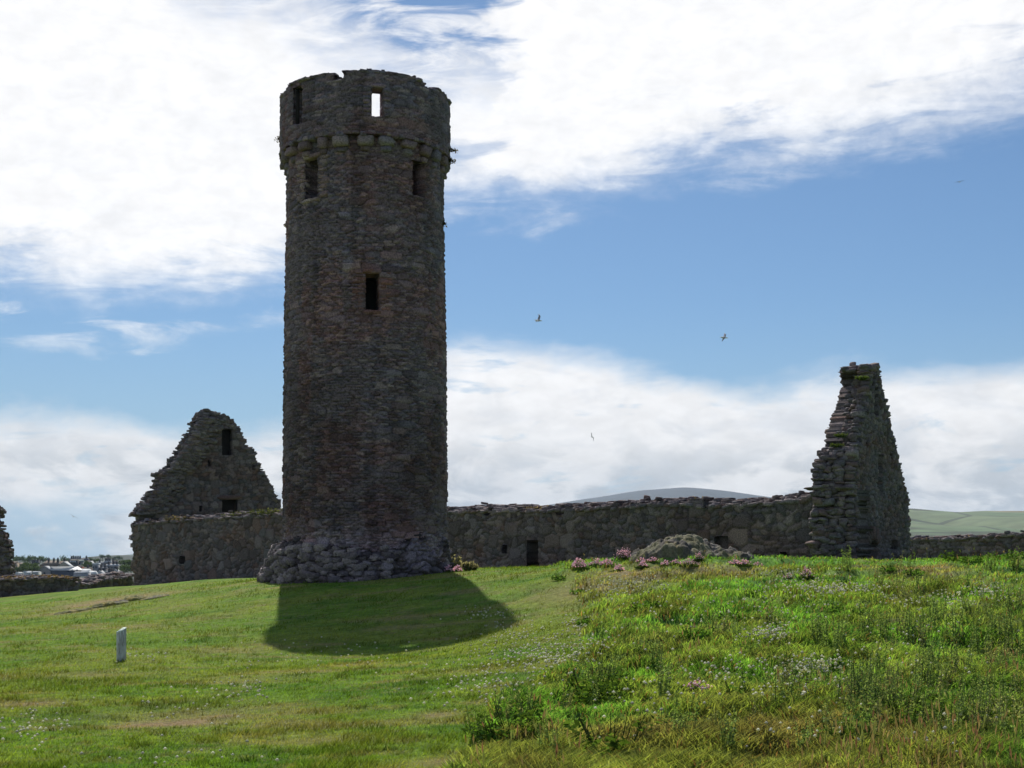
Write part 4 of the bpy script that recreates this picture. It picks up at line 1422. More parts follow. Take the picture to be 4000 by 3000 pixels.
# the uncountable rest of the pale weeds, a loose tangle thickest towards the right
pcs = []
r_ = np.random.default_rng(88)
cnt = 0
while cnt < 150:
    az_, Yc = r_.uniform(-.05, .40), 1 / r_.uniform(1 / 30, 1 / 10.5)
    Xc = math.tan(az_) * Yc
    if r_.random() > .15 + .85 * sstep(np.array(az_), .12, .32) or meadow(np.array([Xc]), np.array([Yc]))[0] < .95: continue
    cnt += 1
    zc = gz(Xc, Yc); k_s = int(r_.integers(3, 8)); m = 34
    a = r_.uniform(0, 2 * math.pi, k_s); q = r_.random(k_s) * .16
    B = np.stack([Xc + np.cos(a) * q, Yc + np.sin(a) * q, np.full(k_s, zc - .02)], 1)
    T = B + np.stack([r_.normal(.03, .06, k_s), r_.normal(0, .06, k_s), r_.uniform(.18, .46, k_s)], 1)
    cb = np.array([(.20, .27, .10), (.25, .27, .13), (.15, .24, .07)][int(r_.integers(3))])
    pcs.append(thin(B, T, .005, cb * np.ones((k_s, 1))))
    t_ = r_.random((k_s, m)) ** .8
    C = (B[:, None] * (1 - t_[..., None]) + T[:, None] * t_[..., None]).reshape(-1, 3) + r_.normal(0, .016, (k_s * m, 3))
    pcs.append(leaves(C, (.021 * (1.2 - t_) + .007).ravel(), cb * r_.uniform(.6, 1.4, (k_s * m, 1)), up=.5, rs=cnt))
tag(mk('weed_tangle', pcs, M_leaf), 'loose tangle of pale flowering weeds and sorrel through the right side of the rough grass', 'weeds', kind='stuff')

# ---- small plants rooted in the masonry
def tuft(name, p, r0, h0, n, c1, c2, label, cat, group=None, flat=1.0, droop=0.0):
    r = np.random.default_rng(int(abs(p[0] * 91 + p[2] * 37)) + n)
    root = thing(name, p, label, cat, group)
    a = r.uniform(0, 2 * math.pi, n); q = np.sqrt(r.random(n))
    B = np.stack([np.cos(a) * q * r0 * .6, np.sin(a) * q * r0 * .4 * flat, 0 * a], 1)
    T = B + np.stack([np.cos(a) * q * r0 * .6 + r.normal(0, r0 * .1, n), np.sin(a) * q * r0 * .4 * flat, h0 * r.uniform(.4, 1.1, n) - droop * q], 1)
    mk('stems', [thin(B, T, .008, np.array(c1) * r.uniform(.6, 1.4, (n, 1)))], M_blade, root)
    k = int(n * .8)
    mk('leaves', [leaves(T[:k] + r.normal(0, .02, (k, 3)), r.uniform(.02, .05, k), np.array(c2) * r.uniform(.6, 1.3, (k, 1)), up=.6)], M_leaf, root)
    return root


WP, WS, WL, WR = [], [], [], []
for px, py, s, c2 in ((600, 2046, .9, (.24, .20, .12)), (640, 2040, .5, (.24, .20, .12)), (665, 2034, 1.2, (.26, .20, .12)), (692, 2034, .9, (.25, .19, .12)), (730, 2031, .9, (.24, .18, .12)), (800, 2026, .6, (.2, .16, .08)),
                      (880, 2020, .8, (.13, .16, .04)), (925, 2016, 1.0, (.15, .18, .05)), (1000, 2012, 1.1, (.17, .20, .05)), (1035, 2010, 1.1, (.18, .20, .06)), (1070, 2008, 1.2, (.18, .20, .06))):
    u, v = PW.uv(px, py)
    WP.append(tuft('wall_plant', PW.p(u, v - .12, .25), .5 * s, .32 * s, int(150 * s), (.10, .13, .04), c2, 'x' if px < 850 else 'yellow green plant tuft on the wall top beside the tower', 'plant', 'plants along the wall top left of the tower'))
for px, py, s in ((2040, 1990, .6), (2055, 1990, .5), (2085, 1990, .5), (2108, 1986, .5), (2712, 1958, .6), (2010, 1985, .4)):
    u, v = PW.uv(px, py)
    WS.append(tuft('wall_plant', PW.p(u, v - .15, .3), .35 * s, .5 * s, 40, (.16, .14, .08), (.30, .24, .18), 'thin dry flower stalks on top of the long wall right of the tower', 'plant', 'dry stalks along the long wall'))
for px, py, s in ((20, 2258, 1.0), (90, 2254, .8), (130, 2256, .8), (180, 2252, 1.0), (215, 2250, 1.0), (250, 2252, .8), (280, 2256, .7)):
    u, v = P1.uv(px, py)
    WL.append(tuft('wall_plant', P1.p(u, v - .12, .25), .42 * s, .16 * s, 110, (.15, .12, .05), (.22, .15, .08), 'russet plant tuft on the low boundary wall at the left', 'plant', 'plants along the low left wall'))
for px, py, s in ((3590, 2104, .7), (3640, 2103, .8), (3700, 2102, .6), (3780, 2099, .8), (3850, 2097, .6)):
    u, v = P3.uv(px, py)
    WR.append(tuft('wall_plant', P3.p(u, v - .1, .3), .5 * s, .14 * s, 90, (.16, .12, .06), (.26, .17, .10), 'dry plant tuft on the low wall right of the tall gable', 'plant', 'plants along the low right wall'))
name_row(WP[:6], 'straw coloured tufts below the pointed gable')
name_row(WP[6:], 'yellow green tufts on the wall beside the tower')
name_row(WS, 'thin dry stalks on the long wall')
name_row(WL, 'russet tufts on the low left wall')
name_row(WR, 'dry tufts on the low right wall')
for px, py, lb in ((3285, 1703, 'green tuft high on the broken edge of the tall gable'), (3270, 1742, 'green tuft half way up the broken edge of the tall gable'), (3290, 1792, 'lowest green tuft on the broken edge of the tall gable'), (3366, 1478, 'small green tuft near the top of the tall gable')):
    x, y, z = at(px, py, 45.0)
    tuft('ledge_plant', (x, y, z - .05), .2, .1, 160, (.07, .12, .03), (.09, .13, .04), lb, 'plant')
for px, py, r, s, lb in ((1094, 545, RP + .02, 1.0, 'dry tuft growing from the left side of the tower parapet'), (1764, 588, RP + .02, 1.0, 'dry tuft growing from the right side of the tower parapet'),
                         (1763, 628, RP + .02, .9, 'lower dry tuft at the right side of the parapet foot'), (1731, 872, 2.40, .7, 'tiny tuft on the right edge of the tower shaft'), (1120, 874, 2.40, .5, 'tiny tuft on the left edge of the tower shaft'),
                         (1678, 352, 2.4, .8, 'yellowish tuft in the notch at the right of the parapet top')):
    x, y, z = at(px, py, 39.8)
    tuft('tower_plant', (x, y, z), .14 * s, .08 * s, 90, (.07, .06, .04), (.09, .08, .045), lb, 'plant', droop=.08)
# pale flowers right of the tower foot
for px, py, s, lb in ((1768, 2232, 1.0, 'cream flower spray leaning against the right foot of the tower'), (1825, 2232, .6, 'small cream flower tuft on the lawn right of the tower'), (1850, 2230, .4, 'tiny cream flower tuft farthest right of the tower foot')):
    x, y, z = ghit(px, py)
    tuft('cream_flowers', (x, y + .3, z), .25 * s, .42 * s, 130, (.12, .14, .06), (.34, .31, .22), lb, 'flowers')


# ---------------------------------------------------------------- rocks breaking the turf
def outcrop(name, lobes, label, seed, rng_xy, res=.035, moss=.5):
    x0, x1, y0, y1 = rng_xy
    xs = np.arange(x0, x1, res); ys = np.arange(y0, y1, res)
    X, Y = np.meshgrid(xs, ys)
    g = ground(X, Y)
    H = np.full(X.shape, -.25)
    for cx, cy, rx, ry, hh, rot in lobes:
        c_, s_ = math.cos(rot), math.sin(rot)
        a = ((X - cx) * c_ + (Y - cy) * s_) / rx; b = (-(X - cx) * s_ + (Y - cy) * c_) / ry
        q = np.sqrt(a * a + b * b)
        H = np.maximum(H, hh * np.sqrt(np.clip(1 - q ** 2, 0, 1)) - .25 * sstep(q, .9, 1.1))
    e, hid, _, _ = stones(X + fbm(X * 2, Y * 2, seed) * .4, Y + fbm(Y * 2, X * 2, seed) * .4, .24, .15, seed)
    rid = 1 - np.abs(fbm(X * 3, Y * 4, seed + 3) - .5) * 4
    on = np.clip(H / .12, 0, 1)
    H = H + on * (sstep(e, 0, .3) * .07 * (.3 + hid) + rid * .07 + (fbm(X * 12, Y * 12, seed) - .5) * .09 - .07)
    V = np.stack([X, Y, g + H], -1).reshape(-1, 3)
    nx = X.shape[1]
    I = (np.arange(X.shape[0] - 1)[:, None] * nx + np.arange(nx - 1)[None]); ok = (H[:-1, :-1] > -.16) | (H[1:, 1:] > -.16)
    q = I[ok]
    Fq = np.stack([q, q + 1, q + nx + 1, q + nx], 1)
    mo = sstep(fbm(X * 2.6, Y * 2.6, seed + 6), .40 - .25 * (moss > .9), .56 - .12 * (moss > .9))[..., None] * moss
    C = pal(hid, np.array([[.085, .092, .075], [.06, .063, .055], [.12, .125, .10], [.065, .065, .05]])) * (.6 + .8 * fbm(X * 15, Y * 15, seed)[..., None])
    yl = sstep(fbm(X * 5, Y * 5, seed + 7), .6, .7)[..., None]
    C = C * 1.15
    C = C * (1 - mo) + (np.array([.13, .15, .05]) + yl * np.array([.08, .05, 0])) * mo
    C = C.reshape(-1, 3)
    used = np.zeros(len(V), bool); used[Fq.ravel()] = True; mp = np.cumsum(used) - 1
    cx, cy = lobes[0][0], lobes[0][1]
    root = tag(mk(name, [(V[used], mp[Fq], C[used])], M_stone), label, 'rock')
    return root


ocx, ocy = (2650 - 2000) / F * 33, 33.0
outcrop('rock_outcrop', [(ocx, ocy, 1.05, .9, .50, .0), (ocx - .55, ocy - .05, .7, .7, .34, 0), (ocx + .55, ocy - .1, .75, .7, .34, 0), (ocx + 1.35, ocy - .05, .55, .45, .19, -.15)],
        'lichened grey rocky mound rising from the grass before the long wall', 5, (ocx - 2.2, ocx + 2.3, ocy - 1.6, ocy + 1.4))
ox, oy, _ = ghit(430, 2365)
outcrop('rock_outcrop', [(ox, oy, .6, .4, .09, .5), (ox + .35, oy + .9, .5, .35, .10, .4), (ox - .7, oy - 1.1, .7, .28, .06, 1.0), (ox + .9, oy + 1.4, .5, .3, .04, 0), (ox + 1.2, oy + .3, .5, .3, .05, 0)],
        'low grey rocks showing through the lawn below the left wall', 15, (ox - 2.4, ox + 2.4, oy - 3.0, oy + 2.4), moss=.95)

# ---------------------------------------------------------------- marker post
x, y, z = ghit(474, 2583)
M_wood, n_, b_ = new_mat('weathered_wood')
pn = n_.n.new('ShaderNodeTexCoord').outputs['Object']
mp_ = n_.n.new('ShaderNodeMapping'); mp_.inputs['Scale'].default_value = (1, 1, .08); n_.l.new(pn, mp_.inputs[0])
gr = n_.noise(mp_.outputs[0], 60, 5, .7)
n_.l.new(n_.mix(n_.ramp(gr, .35, .62), (.22, .21, .20), (.62, .64, .67)), b_.inputs['Base Color'])
bump(n_, b_, gr, .6, .01)
M_plate = flat_mat('number_plate', (.55, .68, .58), .4, .05)
post = thing('marker_post', (x, y, z), 'short weathered wooden marker post with a sloping numbered top on the lawn', 'post', rz=R(-33))
H1, H2_ = .49, .56     # front low, back high
hw, hd = .038, .075
r3 = lambda a: [tuple(q) for q in a]
bm_v = r3([(-hw, -hd, -.1), (hw, -hd, -.1), (hw, hd, -.1), (-hw, hd, -.1), (-hw, -hd, H1), (hw, -hd, H1), (hw, hd, H2_), (-hw, hd, H2_)])
po = mk('post', [box_piece(bm_v)], M_wood, post)
bv = po.modifiers.new('bevel', 'BEVEL'); bv.width = .004; bv.segments = 2
sl = (H2_ - H1) / (2 * hd)
def on_top(a, b, dz): return (a, b, H1 + (b + hd) * sl + dz)
e_ = .003
pp = [on_top(-hw - e_, -hd - e_, .001), on_top(hw + e_, -hd - e_, .001), on_top(hw + e_, hd + e_, .001), on_top(-hw - e_, hd + e_, .001),
      on_top(-hw - e_, -hd - e_, .007), on_top(hw + e_, -hd - e_, .007), on_top(hw + e_, hd + e_, .007), on_top(-hw - e_, hd + e_, .007)]
plate = mk('number_plate', [box_piece(pp)], M_plate, post)
def stroke(a0, b0, a1, b1):
    return box_piece([on_top(a0, b0, .0075), on_top(a1, b0, .0075), on_top(a1, b1, .0075), on_top(a0, b1, .0075), on_top(a0, b0, .0085), on_top(a1, b0, .0085), on_top(a1, b1, .0085), on_top(a0, b1, .0085)])
mk('number', [stroke(-.022, -.06, -.014, .045), stroke(.010, -.06, .018, .045), stroke(-.014, -.06, .010, -.050), stroke(-.014, .037, .010, .045)], flat_mat('number_ink', (.04, .04, .06), .6), plate)

# ---------------------------------------------------------------- gulls
def loft(rings, close=True):
    k = len(rings[0]); V = np.concatenate(rings); Fs = []
    for i in range(len(rings) - 1):
        a = np.arange(k) + i * k; b = np.roll(np.arange(k), -1) + i * k
        Fs.append(np.stack([a, b, b + k, a + k], 1))
    return V, np.concatenate(Fs)


def gull(loc, rz, ry, rx, wing_l, wing_r, label, s=1.0):
    """body along +x; wings: list of (out, fore, up, chord, thick) stations"""
    t_ = np.linspace(0, 2 * math.pi, 9)[:-1]
    prof = [(.30, 0, .004), (.25, .005, .012), (.225, .012, .030), (.18, .012, .038), (.12, .0, .042), (.04, -.008, .065), (-.06, -.005, .062), (-.16, .005, .035), (-.22, .01, .022), (-.30, .012, .006)]
    rings = []
    for x_, z_, r_0 in prof:
        yy = 1.6 if x_ < -.2 else 1.0
        rings.append(np.stack([np.full(8, x_), np.cos(t_) * r_0 * yy, z_ + np.sin(t_) * r_0 * (1 if x_ > -.2 else .35)], 1))
    V, Fq = loft(rings)
    up = (V[:, 2] > 0)[:, None]
    C = np.where(V[:, 0:1] > .235, np.array([.55, .38, .08]), np.array([.62, .62, .62]))
    pcs = [(V, Fq, C)]
    for side, st_ in ((1, wing_l), (-1, wing_r)):
        rg = []
        for o_, f_, u_, ch_, th_ in st_:
            a = np.linspace(0, 2 * math.pi, 9)[:-1]
            rg.append(np.stack([f_ + np.cos(a) * ch_ / 2, np.full(8, side * o_), u_ + np.sin(a) * th_ / 2], 1))
        V, Fq = loft(rg)
        tipm = sstep(np.abs(V[:, 1]), .50, .60)[:, None]
        pcs.append((V, Fq, np.array([.30, .31, .34]) * (1 - tipm) + np.array([.03, .03, .03]) * tipm))
    o = mk('gull', pcs, leafless, None, smooth=True)
    tag(o, label, 'bird', 'gulls flying over the ruins')
    o.location = loc; o.rotation_euler = (rx, ry, rz); o.scale = (s, s, s)
    return o


leafless, n_, b_ = new_mat('feathers')
n_.l.new(attr(n_), b_.inputs['Base Color'])
glide = [(.0, .03, .03, .16, .05), (.18, .05, .09, .15, .03), (.36, .07, .10, .12, .02), (.52, .0, .06, .08, .012), (.66, -.08, .0, .03, .006)]
upw = [(.0, .03, .03, .16, .05), (.14, .04, .14, .16, .03), (.24, .05, .26, .13, .02), (.36, -.02, .34, .09, .012), (.5, -.12, .36, .03, .006)]
dnw = [(.0, .03, .03, .16, .05), (.16, .04, .06, .15, .03), (.26, .05, -.04, .13, .02), (.34, .0, -.18, .09, .012), (.38, -.06, -.32, .03, .006)]
gull(at(2101, 1252, 88), R(-8), R(8), R(12), [(a, f_, u_ * 1.1, c_, t_) for a, f_, u_, c_, t_ in upw], dnw[:3] + [(.34, -.02, -.05, .09, .012), (.42, -.1, -.1, .03, .006)], 'gull with a bright back flying just right of the tower at mid height')
gull(at(2827, 1319, 88), R(-12), R(8), R(0), upw, dnw, 'dark gull flapping over the right part of the long wall', 1.0)
gull(at(3748, 711, 165), R(75), R(0), R(-8), glide, glide, 'gliding gull highest and farthest right in the blue sky')
gull(at(2313, 1707, 150), R(120), R(-15), R(25), upw, dnw, 'small gull against the low white cloud in the middle')
gull(at(286, 2018, 165), R(100), R(0), R(30), glide, glide, 'gliding gull low at the left over the town')

# ---------------------------------------------------------------- the far shore: sea, land, hills
SEA = -15.0
def zpy(py, Y): return EYE + (HOR - py) / F * Y


def land(x, Y):
    x = np.asarray(x, float); Y = np.asarray(Y, float)
    px = 2000 + F * x / Y
    base = np.interp(Y, [380, 540, 600, 640, 700, 850, 1000, 1300, 1500, 1900, 2600, 4000, 9000], [-25, -18, -7, zpy(2251, 640), zpy(2252, 700), zpy(2230, 850), zpy(2211, 1000), zpy(2199, 1300), zpy(2196, 1500), -6, 0, 6, 10])
    def g(cx, cy, sx, sy, h): return h * np.exp(-((x - cx) / sx) ** 2 - ((Y - cy) / sy) ** 2)
    h = base
    # wooded rise above the town and the blue ridge beyond it
    h = np.maximum(h, -10 + g(-530, 1800, 75, 250, 19.0) + 0 * x)
    h = np.maximum(h, np.where(Y > 3000, g(-1080, 4200, 190, 500, 24) + 2, -99))
    # long green hill on the right
    ridge = np.interp(x / Y, [.10, .20, .298, .315, .335, .355, .385, .45, .6], [40, 90, zpy(1968, 2600), zpy(1975, 2600), zpy(1983, 2600), zpy(1978, 2600), zpy(1979, 2600), zpy(1995, 2600), 60])
    prof = np.interp(Y, [700, 1100, 2600, 3400], [0, .12, 1, .55])
    und = (fbm(x / 420, Y / 420, 3) - .5) * 26 * np.interp(Y, [900, 1600, 2600], [0, 1, .25])
    vall = -30 * np.exp(-((x - (640 + (2300 - Y) * .2)) / 90) ** 2) * np.interp(Y, [1100, 1500, 2300, 2500], [0, 1, 1, 0])
    right = (ridge * prof + und + vall - 8) * np.clip((x / Y - .06) / .1, 0, 1)
    h = np.maximum(h, np.where(x > 0, right, -99))
    # the big blue hill
    bx = (2650 - 2000) / F * 6500
    hill = zpy(1906, 6500) * (.93 * np.exp(-((x - bx) / 1420) ** 2) + .05 * np.exp(-((x - bx) / 300) ** 2) + .02 * np.exp(-np.abs(x - bx) / 90)) * np.exp(-((Y - 6500) / 1500) ** 2)
    h = np.maximum(h, np.where(Y > 3400, hill + (fbm(x / 200, Y / 300, 8) - .5) * 8 * (hill > 60), -99))
    return h


xs = grid_lines([(-5200, -1400, 200), (-1400, -700, 25), (-700, -80, 10), (-80, 500, 40), (500, 1600, 14), (1600, 5600, 200)])
ys = grid_lines([(380, 620, 24), (620, 1000, 10), (1000, 2000, 20), (2000, 3400, 28), (3400, 9000, 110)])
X, Y = np.meshgrid(xs, ys)
Z = land(X, Y)
V = np.stack([X, Y, Z], -1).reshape(-1, 3)
nx = len(xs)
I = (np.arange(len(ys) - 1)[:, None] * nx + np.arange(nx - 1)[None]).ravel()
Fq = np.stack([I, I + 1, I + nx + 1, I + nx], 1)
n1 = fbm(X / 130, Y / 170, 55); n2 = fbm(X / 60, Y / 60, 65)
green = np.array([.105, .150, .072]); scrub = np.array([.045, .06, .03]); tan = np.array([.17, .155, .085])
C = green + (n1[..., None] - .5) * np.array([.08, .04, .03])
ta = sstep(fbm(X / 200, Y / 260, 66), .52, .6)[..., None]
C = C * (1 - ta) + tan * ta
sc_ = np.maximum(sstep(fbm(X / 150, Y / 260, 67), .56, .62), sstep(np.exp(-((X - (640 + (2300 - Y) * .2)) / 80) ** 2) + (n2 - .5) * .5, .5, .7) * (Y > 1200) * (Y < 2400) * (X > 100))[..., None]
C = C * (1 - sc_) + scrub * sc_
hi = ((Z > 98) & (X > 500))[..., None] * sstep(Z, 98, 106)[..., None]
C = C * (1 - hi) + np.array([.05, .055, .045]) * hi
twn = ((X < 0) & (Y < 3300))[..., None]
C = np.where(twn, np.array([.022, .034, .022]) * (.5 + 1.1 * n2[..., None]), C)
M_land, n_, b_ = new_mat('far_fields')
p_ = pos(n_)
wv = n_.n.new('ShaderNodeTexVoronoi'); wv.feature = 'DISTANCE_TO_EDGE'; wv.voronoi_dimensions = '2D'; wv.inputs['Scale'].default_value = 1 / 210.0
mpn = n_.n.new('ShaderNodeMapping'); mpn.inputs['Scale'].default_value = (1, .45, 1); mpn.inputs['Rotation'].default_value = (0, 0, .3)
n_.l.new(p_, mpn.inputs[0]); n_.l.new(mpn.outputs[0], wv.inputs['Vector'])
hedge = n_.ramp(wv.outputs['Distance'], .012, .03, .75, 0.0)
sepz = n_.n.new('ShaderNodeSeparateXYZ'); n_.l.new(p_, sepz.inputs[0])
hedge = n_.mul(hedge, n_.mul(n_.ramp(sepz.outputs[0], 100, 300), n_.ramp(sepz.outputs[1], 3300, 3500, 1, 0)))
cc = n_.mix(hedge, attr(n_), (.03, .04, .025))
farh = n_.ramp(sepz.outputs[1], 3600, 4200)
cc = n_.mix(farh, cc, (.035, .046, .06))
g_ = n_.ramp(n_.noise(p_, .02, 6, .6), .3, .7, .8, 1.2)
n_.l.new(n_.mix(1.0, cc, n_.xyz(g_, g_, g_), 'MULTIPLY'), b_.inputs['Base Color'])
tag(mk('hills', [(V, Fq, C.reshape(-1, 3))], M_land, smooth=True), kind='structure')

M_sea, n_, b_ = new_mat('sea')
b_.inputs['Base Color'].default_value = (.03, .06, .08, 1); b_.inputs['Roughness'].default_value = .15
bump(n_, b_, n_.noise(pos(n_), .35, 5, .6), .4, .3)
xs_ = np.linspace(-9600, 9600, 65)
SX, SY = np.meshgrid(xs_, xs_)
I = (np.arange(64)[:, None] * 65 + np.arange(64)[None]).ravel()
tag(mk('sea', [(np.stack([SX.ravel(), SY.ravel(), np.full(65 * 65, SEA)], 1), np.stack([I, I + 1, I + 66, I + 65], 1), None)], M_sea), kind='structure')


# ---------------------------------------------------------------- the town
def bx_(x0, x1, y0, y1, z0, z1):
    return box_piece([(x0, y0, z0), (x1, y0, z0), (x1, y1, z0), (x0, y1, z0), (x0, y0, z1), (x1, y0, z1), (x1, y1, z1), (x0, y1, z1)])


MATS = {}
def cm(c, rough=.8):
    if (c, rough) not in MATS: MATS[(c, rough)] = flat_mat('painted_' + str(len(MATS)), c, rough, .1, .5)
    return MATS[(c, rough)]


WHITE = (.66, .67, .66); CREAM = (.50, .45, .36); GREY = (.28, .28, .29); TAN = (.34, .27, .20); BUFF = (.42, .37, .28); SLATE = (.12, .12, .135); LSLATE = (.34, .35, .36); BROWN = (.20, .155, .12); GLASS = (.03, .035, .045); DK = (.07, .065, .065); RED = (.32, .10, .06)


def house(px0, px1, yr, ye, yb, Y, mode, wall, roof, label, chim=(), wins=3, depth=None, dormer=0, cat='house', name='house', rows=1):
    """mode side: ridge runs across the view; gable: the gable end faces us; hip; flat. chim: fractions across"""
    s = Y / F
    cx = ((px0 + px1) / 2 - 2000) * s; w = (px1 - px0) * s
    zb = zpy(yb, Y); he = zpy(ye, Y) - zb; hr = zpy(yr, Y) - zb
    d = depth or min(max(6, w * .6), 11)
    gz_ = float(land(cx, Y))
    root = thing(name, (cx, Y, zb), label, cat, 'houses and sheds of the town')
    a, b = -w / 2, w / 2
    low = min(-.3, gz_ - zb - 1.0)
    if mode == 'flat':
        mk('wall', [bx_(a, b, 0, d, low, he)], cm(wall), root)
        mk('roof', [bx_(a - .15, b + .15, -.15, d + .15, he + .004, hr)], cm(roof), root)
    elif mode == 'gable':
        V = [(a, 0, low), (b, 0, low), (b, 0, he), (0, 0, hr), (a, 0, he), (a, d, low), (b, d, low), (b, d, he), (0, d, hr), (a, d, he)]
        mk('wall', [(np.array(V, float), [np.array([[0, 1, 2, 4], [6, 5, 9, 7], [1, 6, 7, 2], [5, 0, 4, 9]]), np.array([[4, 2, 3], [7, 9, 8]])], None)], cm(wall), root)
        t = .22
        for sg, nm in ((-1, 'roof'), (1, 'roof')):
            e = a if sg < 0 else b
            ex_ = e + sg * .3; ez = he - .3 * (hr - he) / (w / 2)
            q = [(ex_, -.2, ez + .01), (0, -.2, hr + .01), (0, d + .2, hr + .01), (ex_, d + .2, ez + .01)]
            mk(nm, [box_piece(q + [(x_, y_, z_ + t) for x_, y_, z_ in q])], cm(roof), root)
    else:
        ins = 0 if mode == 'side' else min(w * .28, d * .5)
        V = [(a, 0, low), (b, 0, low), (b, d, low), (a, d, low), (a, 0, he), (b, 0, he), (b, d, he), (a, d, he)]
        mk('wall', [box_piece(V)], cm(wall), root)
        ov = .25
        R_ = [(a - ov, -ov, he + .003), (b + ov, -ov, he + .003), (b + ov, d + ov, he + .003), (a - ov, d + ov, he + .003), (a - ov + ins, d / 2, hr), (b + ov - ins, d / 2, hr)]
        mk('roof', [(np.array(R_, float), [np.array([[0, 1, 5, 4], [2, 3, 4, 5], [3, 2, 1, 0]]), np.array([[1, 2, 5], [3, 0, 4]])], None)], cm(roof), root)
    for k_, f_ in enumerate(chim):
        x_ = a + w * f_
        ch = mk('chimney', [bx_(x_ - .55, x_ + .55, d / 2 - .45, d / 2 + .45, hr - 1.6, hr + 1.3)], cm(DK), root)
        for j in (-.28, .28):
            mk('chimney_pot', [bx_(x_ + j - .13, x_ + j + .13, d / 2 - .13, d / 2 + .13, hr + 1.302, hr + 1.8)], cm(BROWN), ch)
    for rw in range(rows):
        for k_ in range(wins):
            x_ = a + w * (k_ + .5) / wins
            z0 = he * (.35 + rw) / rows if rows > 1 else he * .38
            hh = min(1.2, he / rows * .42); ww = min(.9, w / wins * .4)
            f_ = mk('window', [bx_(x_ - ww / 2, x_ + ww / 2, -.06, -.003, z0, z0 + hh)], cm(GLASS, .2), root)
    for k_ in range(dormer):
        x_ = a + w * (k_ + .5) / dormer
        mk('dormer', [bx_(x_ - w / dormer * .32, x_ + w / dormer * .32, -.3, d / 2, he - .6, he + (hr - he) * .62)], cm(WHITE), root)
    return root


# the big pale hall: its gable and its long roof are one building
hl = house(152, 196, 2212, 2229, 2252, 700, 'gable', (.40, .35, .31), LSLATE, 'pale stone gable end of the large hall nearest the wall', wins=1, depth=6)
s = 700 / F
wx0, wx1 = 22 * s, (318 - 174) * s
zb = zpy(2252, 700)
rr = lambda py: zpy(py, 700) - zb
hl['label'] = 'large hall with pale stone gable end and long light grey roof'
mk('hall_wall', [bx_(wx0, wx1, .6, 5.6, -1.2, rr(2229))], cm((.07, .08, .11)), hl)  # shade below the eave and glass put into one dark wall colour
mk('hall_roof', [(np.array([(3, -.1, rr(2212) - .2), (wx1 - 22 * s, 3.0, rr(2212)), (wx1, .2, rr(2228)), (wx0, .0, rr(2228)), (3, 6, rr(2229)), (wx1, 6, rr(2229)), (wx1 - 22 * s, 3.01, rr(2212))], float),
                  [np.array([[3, 2, 1, 0], [0, 1, 5, 4]]), np.array([[2, 5, 1]])], None)], cm((.44, .45, .45), .5), hl)
for k_ in range(6):
    f_ = wx0 + (wx1 - wx0) * (k_ + .6) / 6.6
    mk('skylight', [bx_(f_ - .35, f_ + .35, .55, 1.0, rr(2226), rr(2224))], cm((.7, .72, .72), .3), hl)
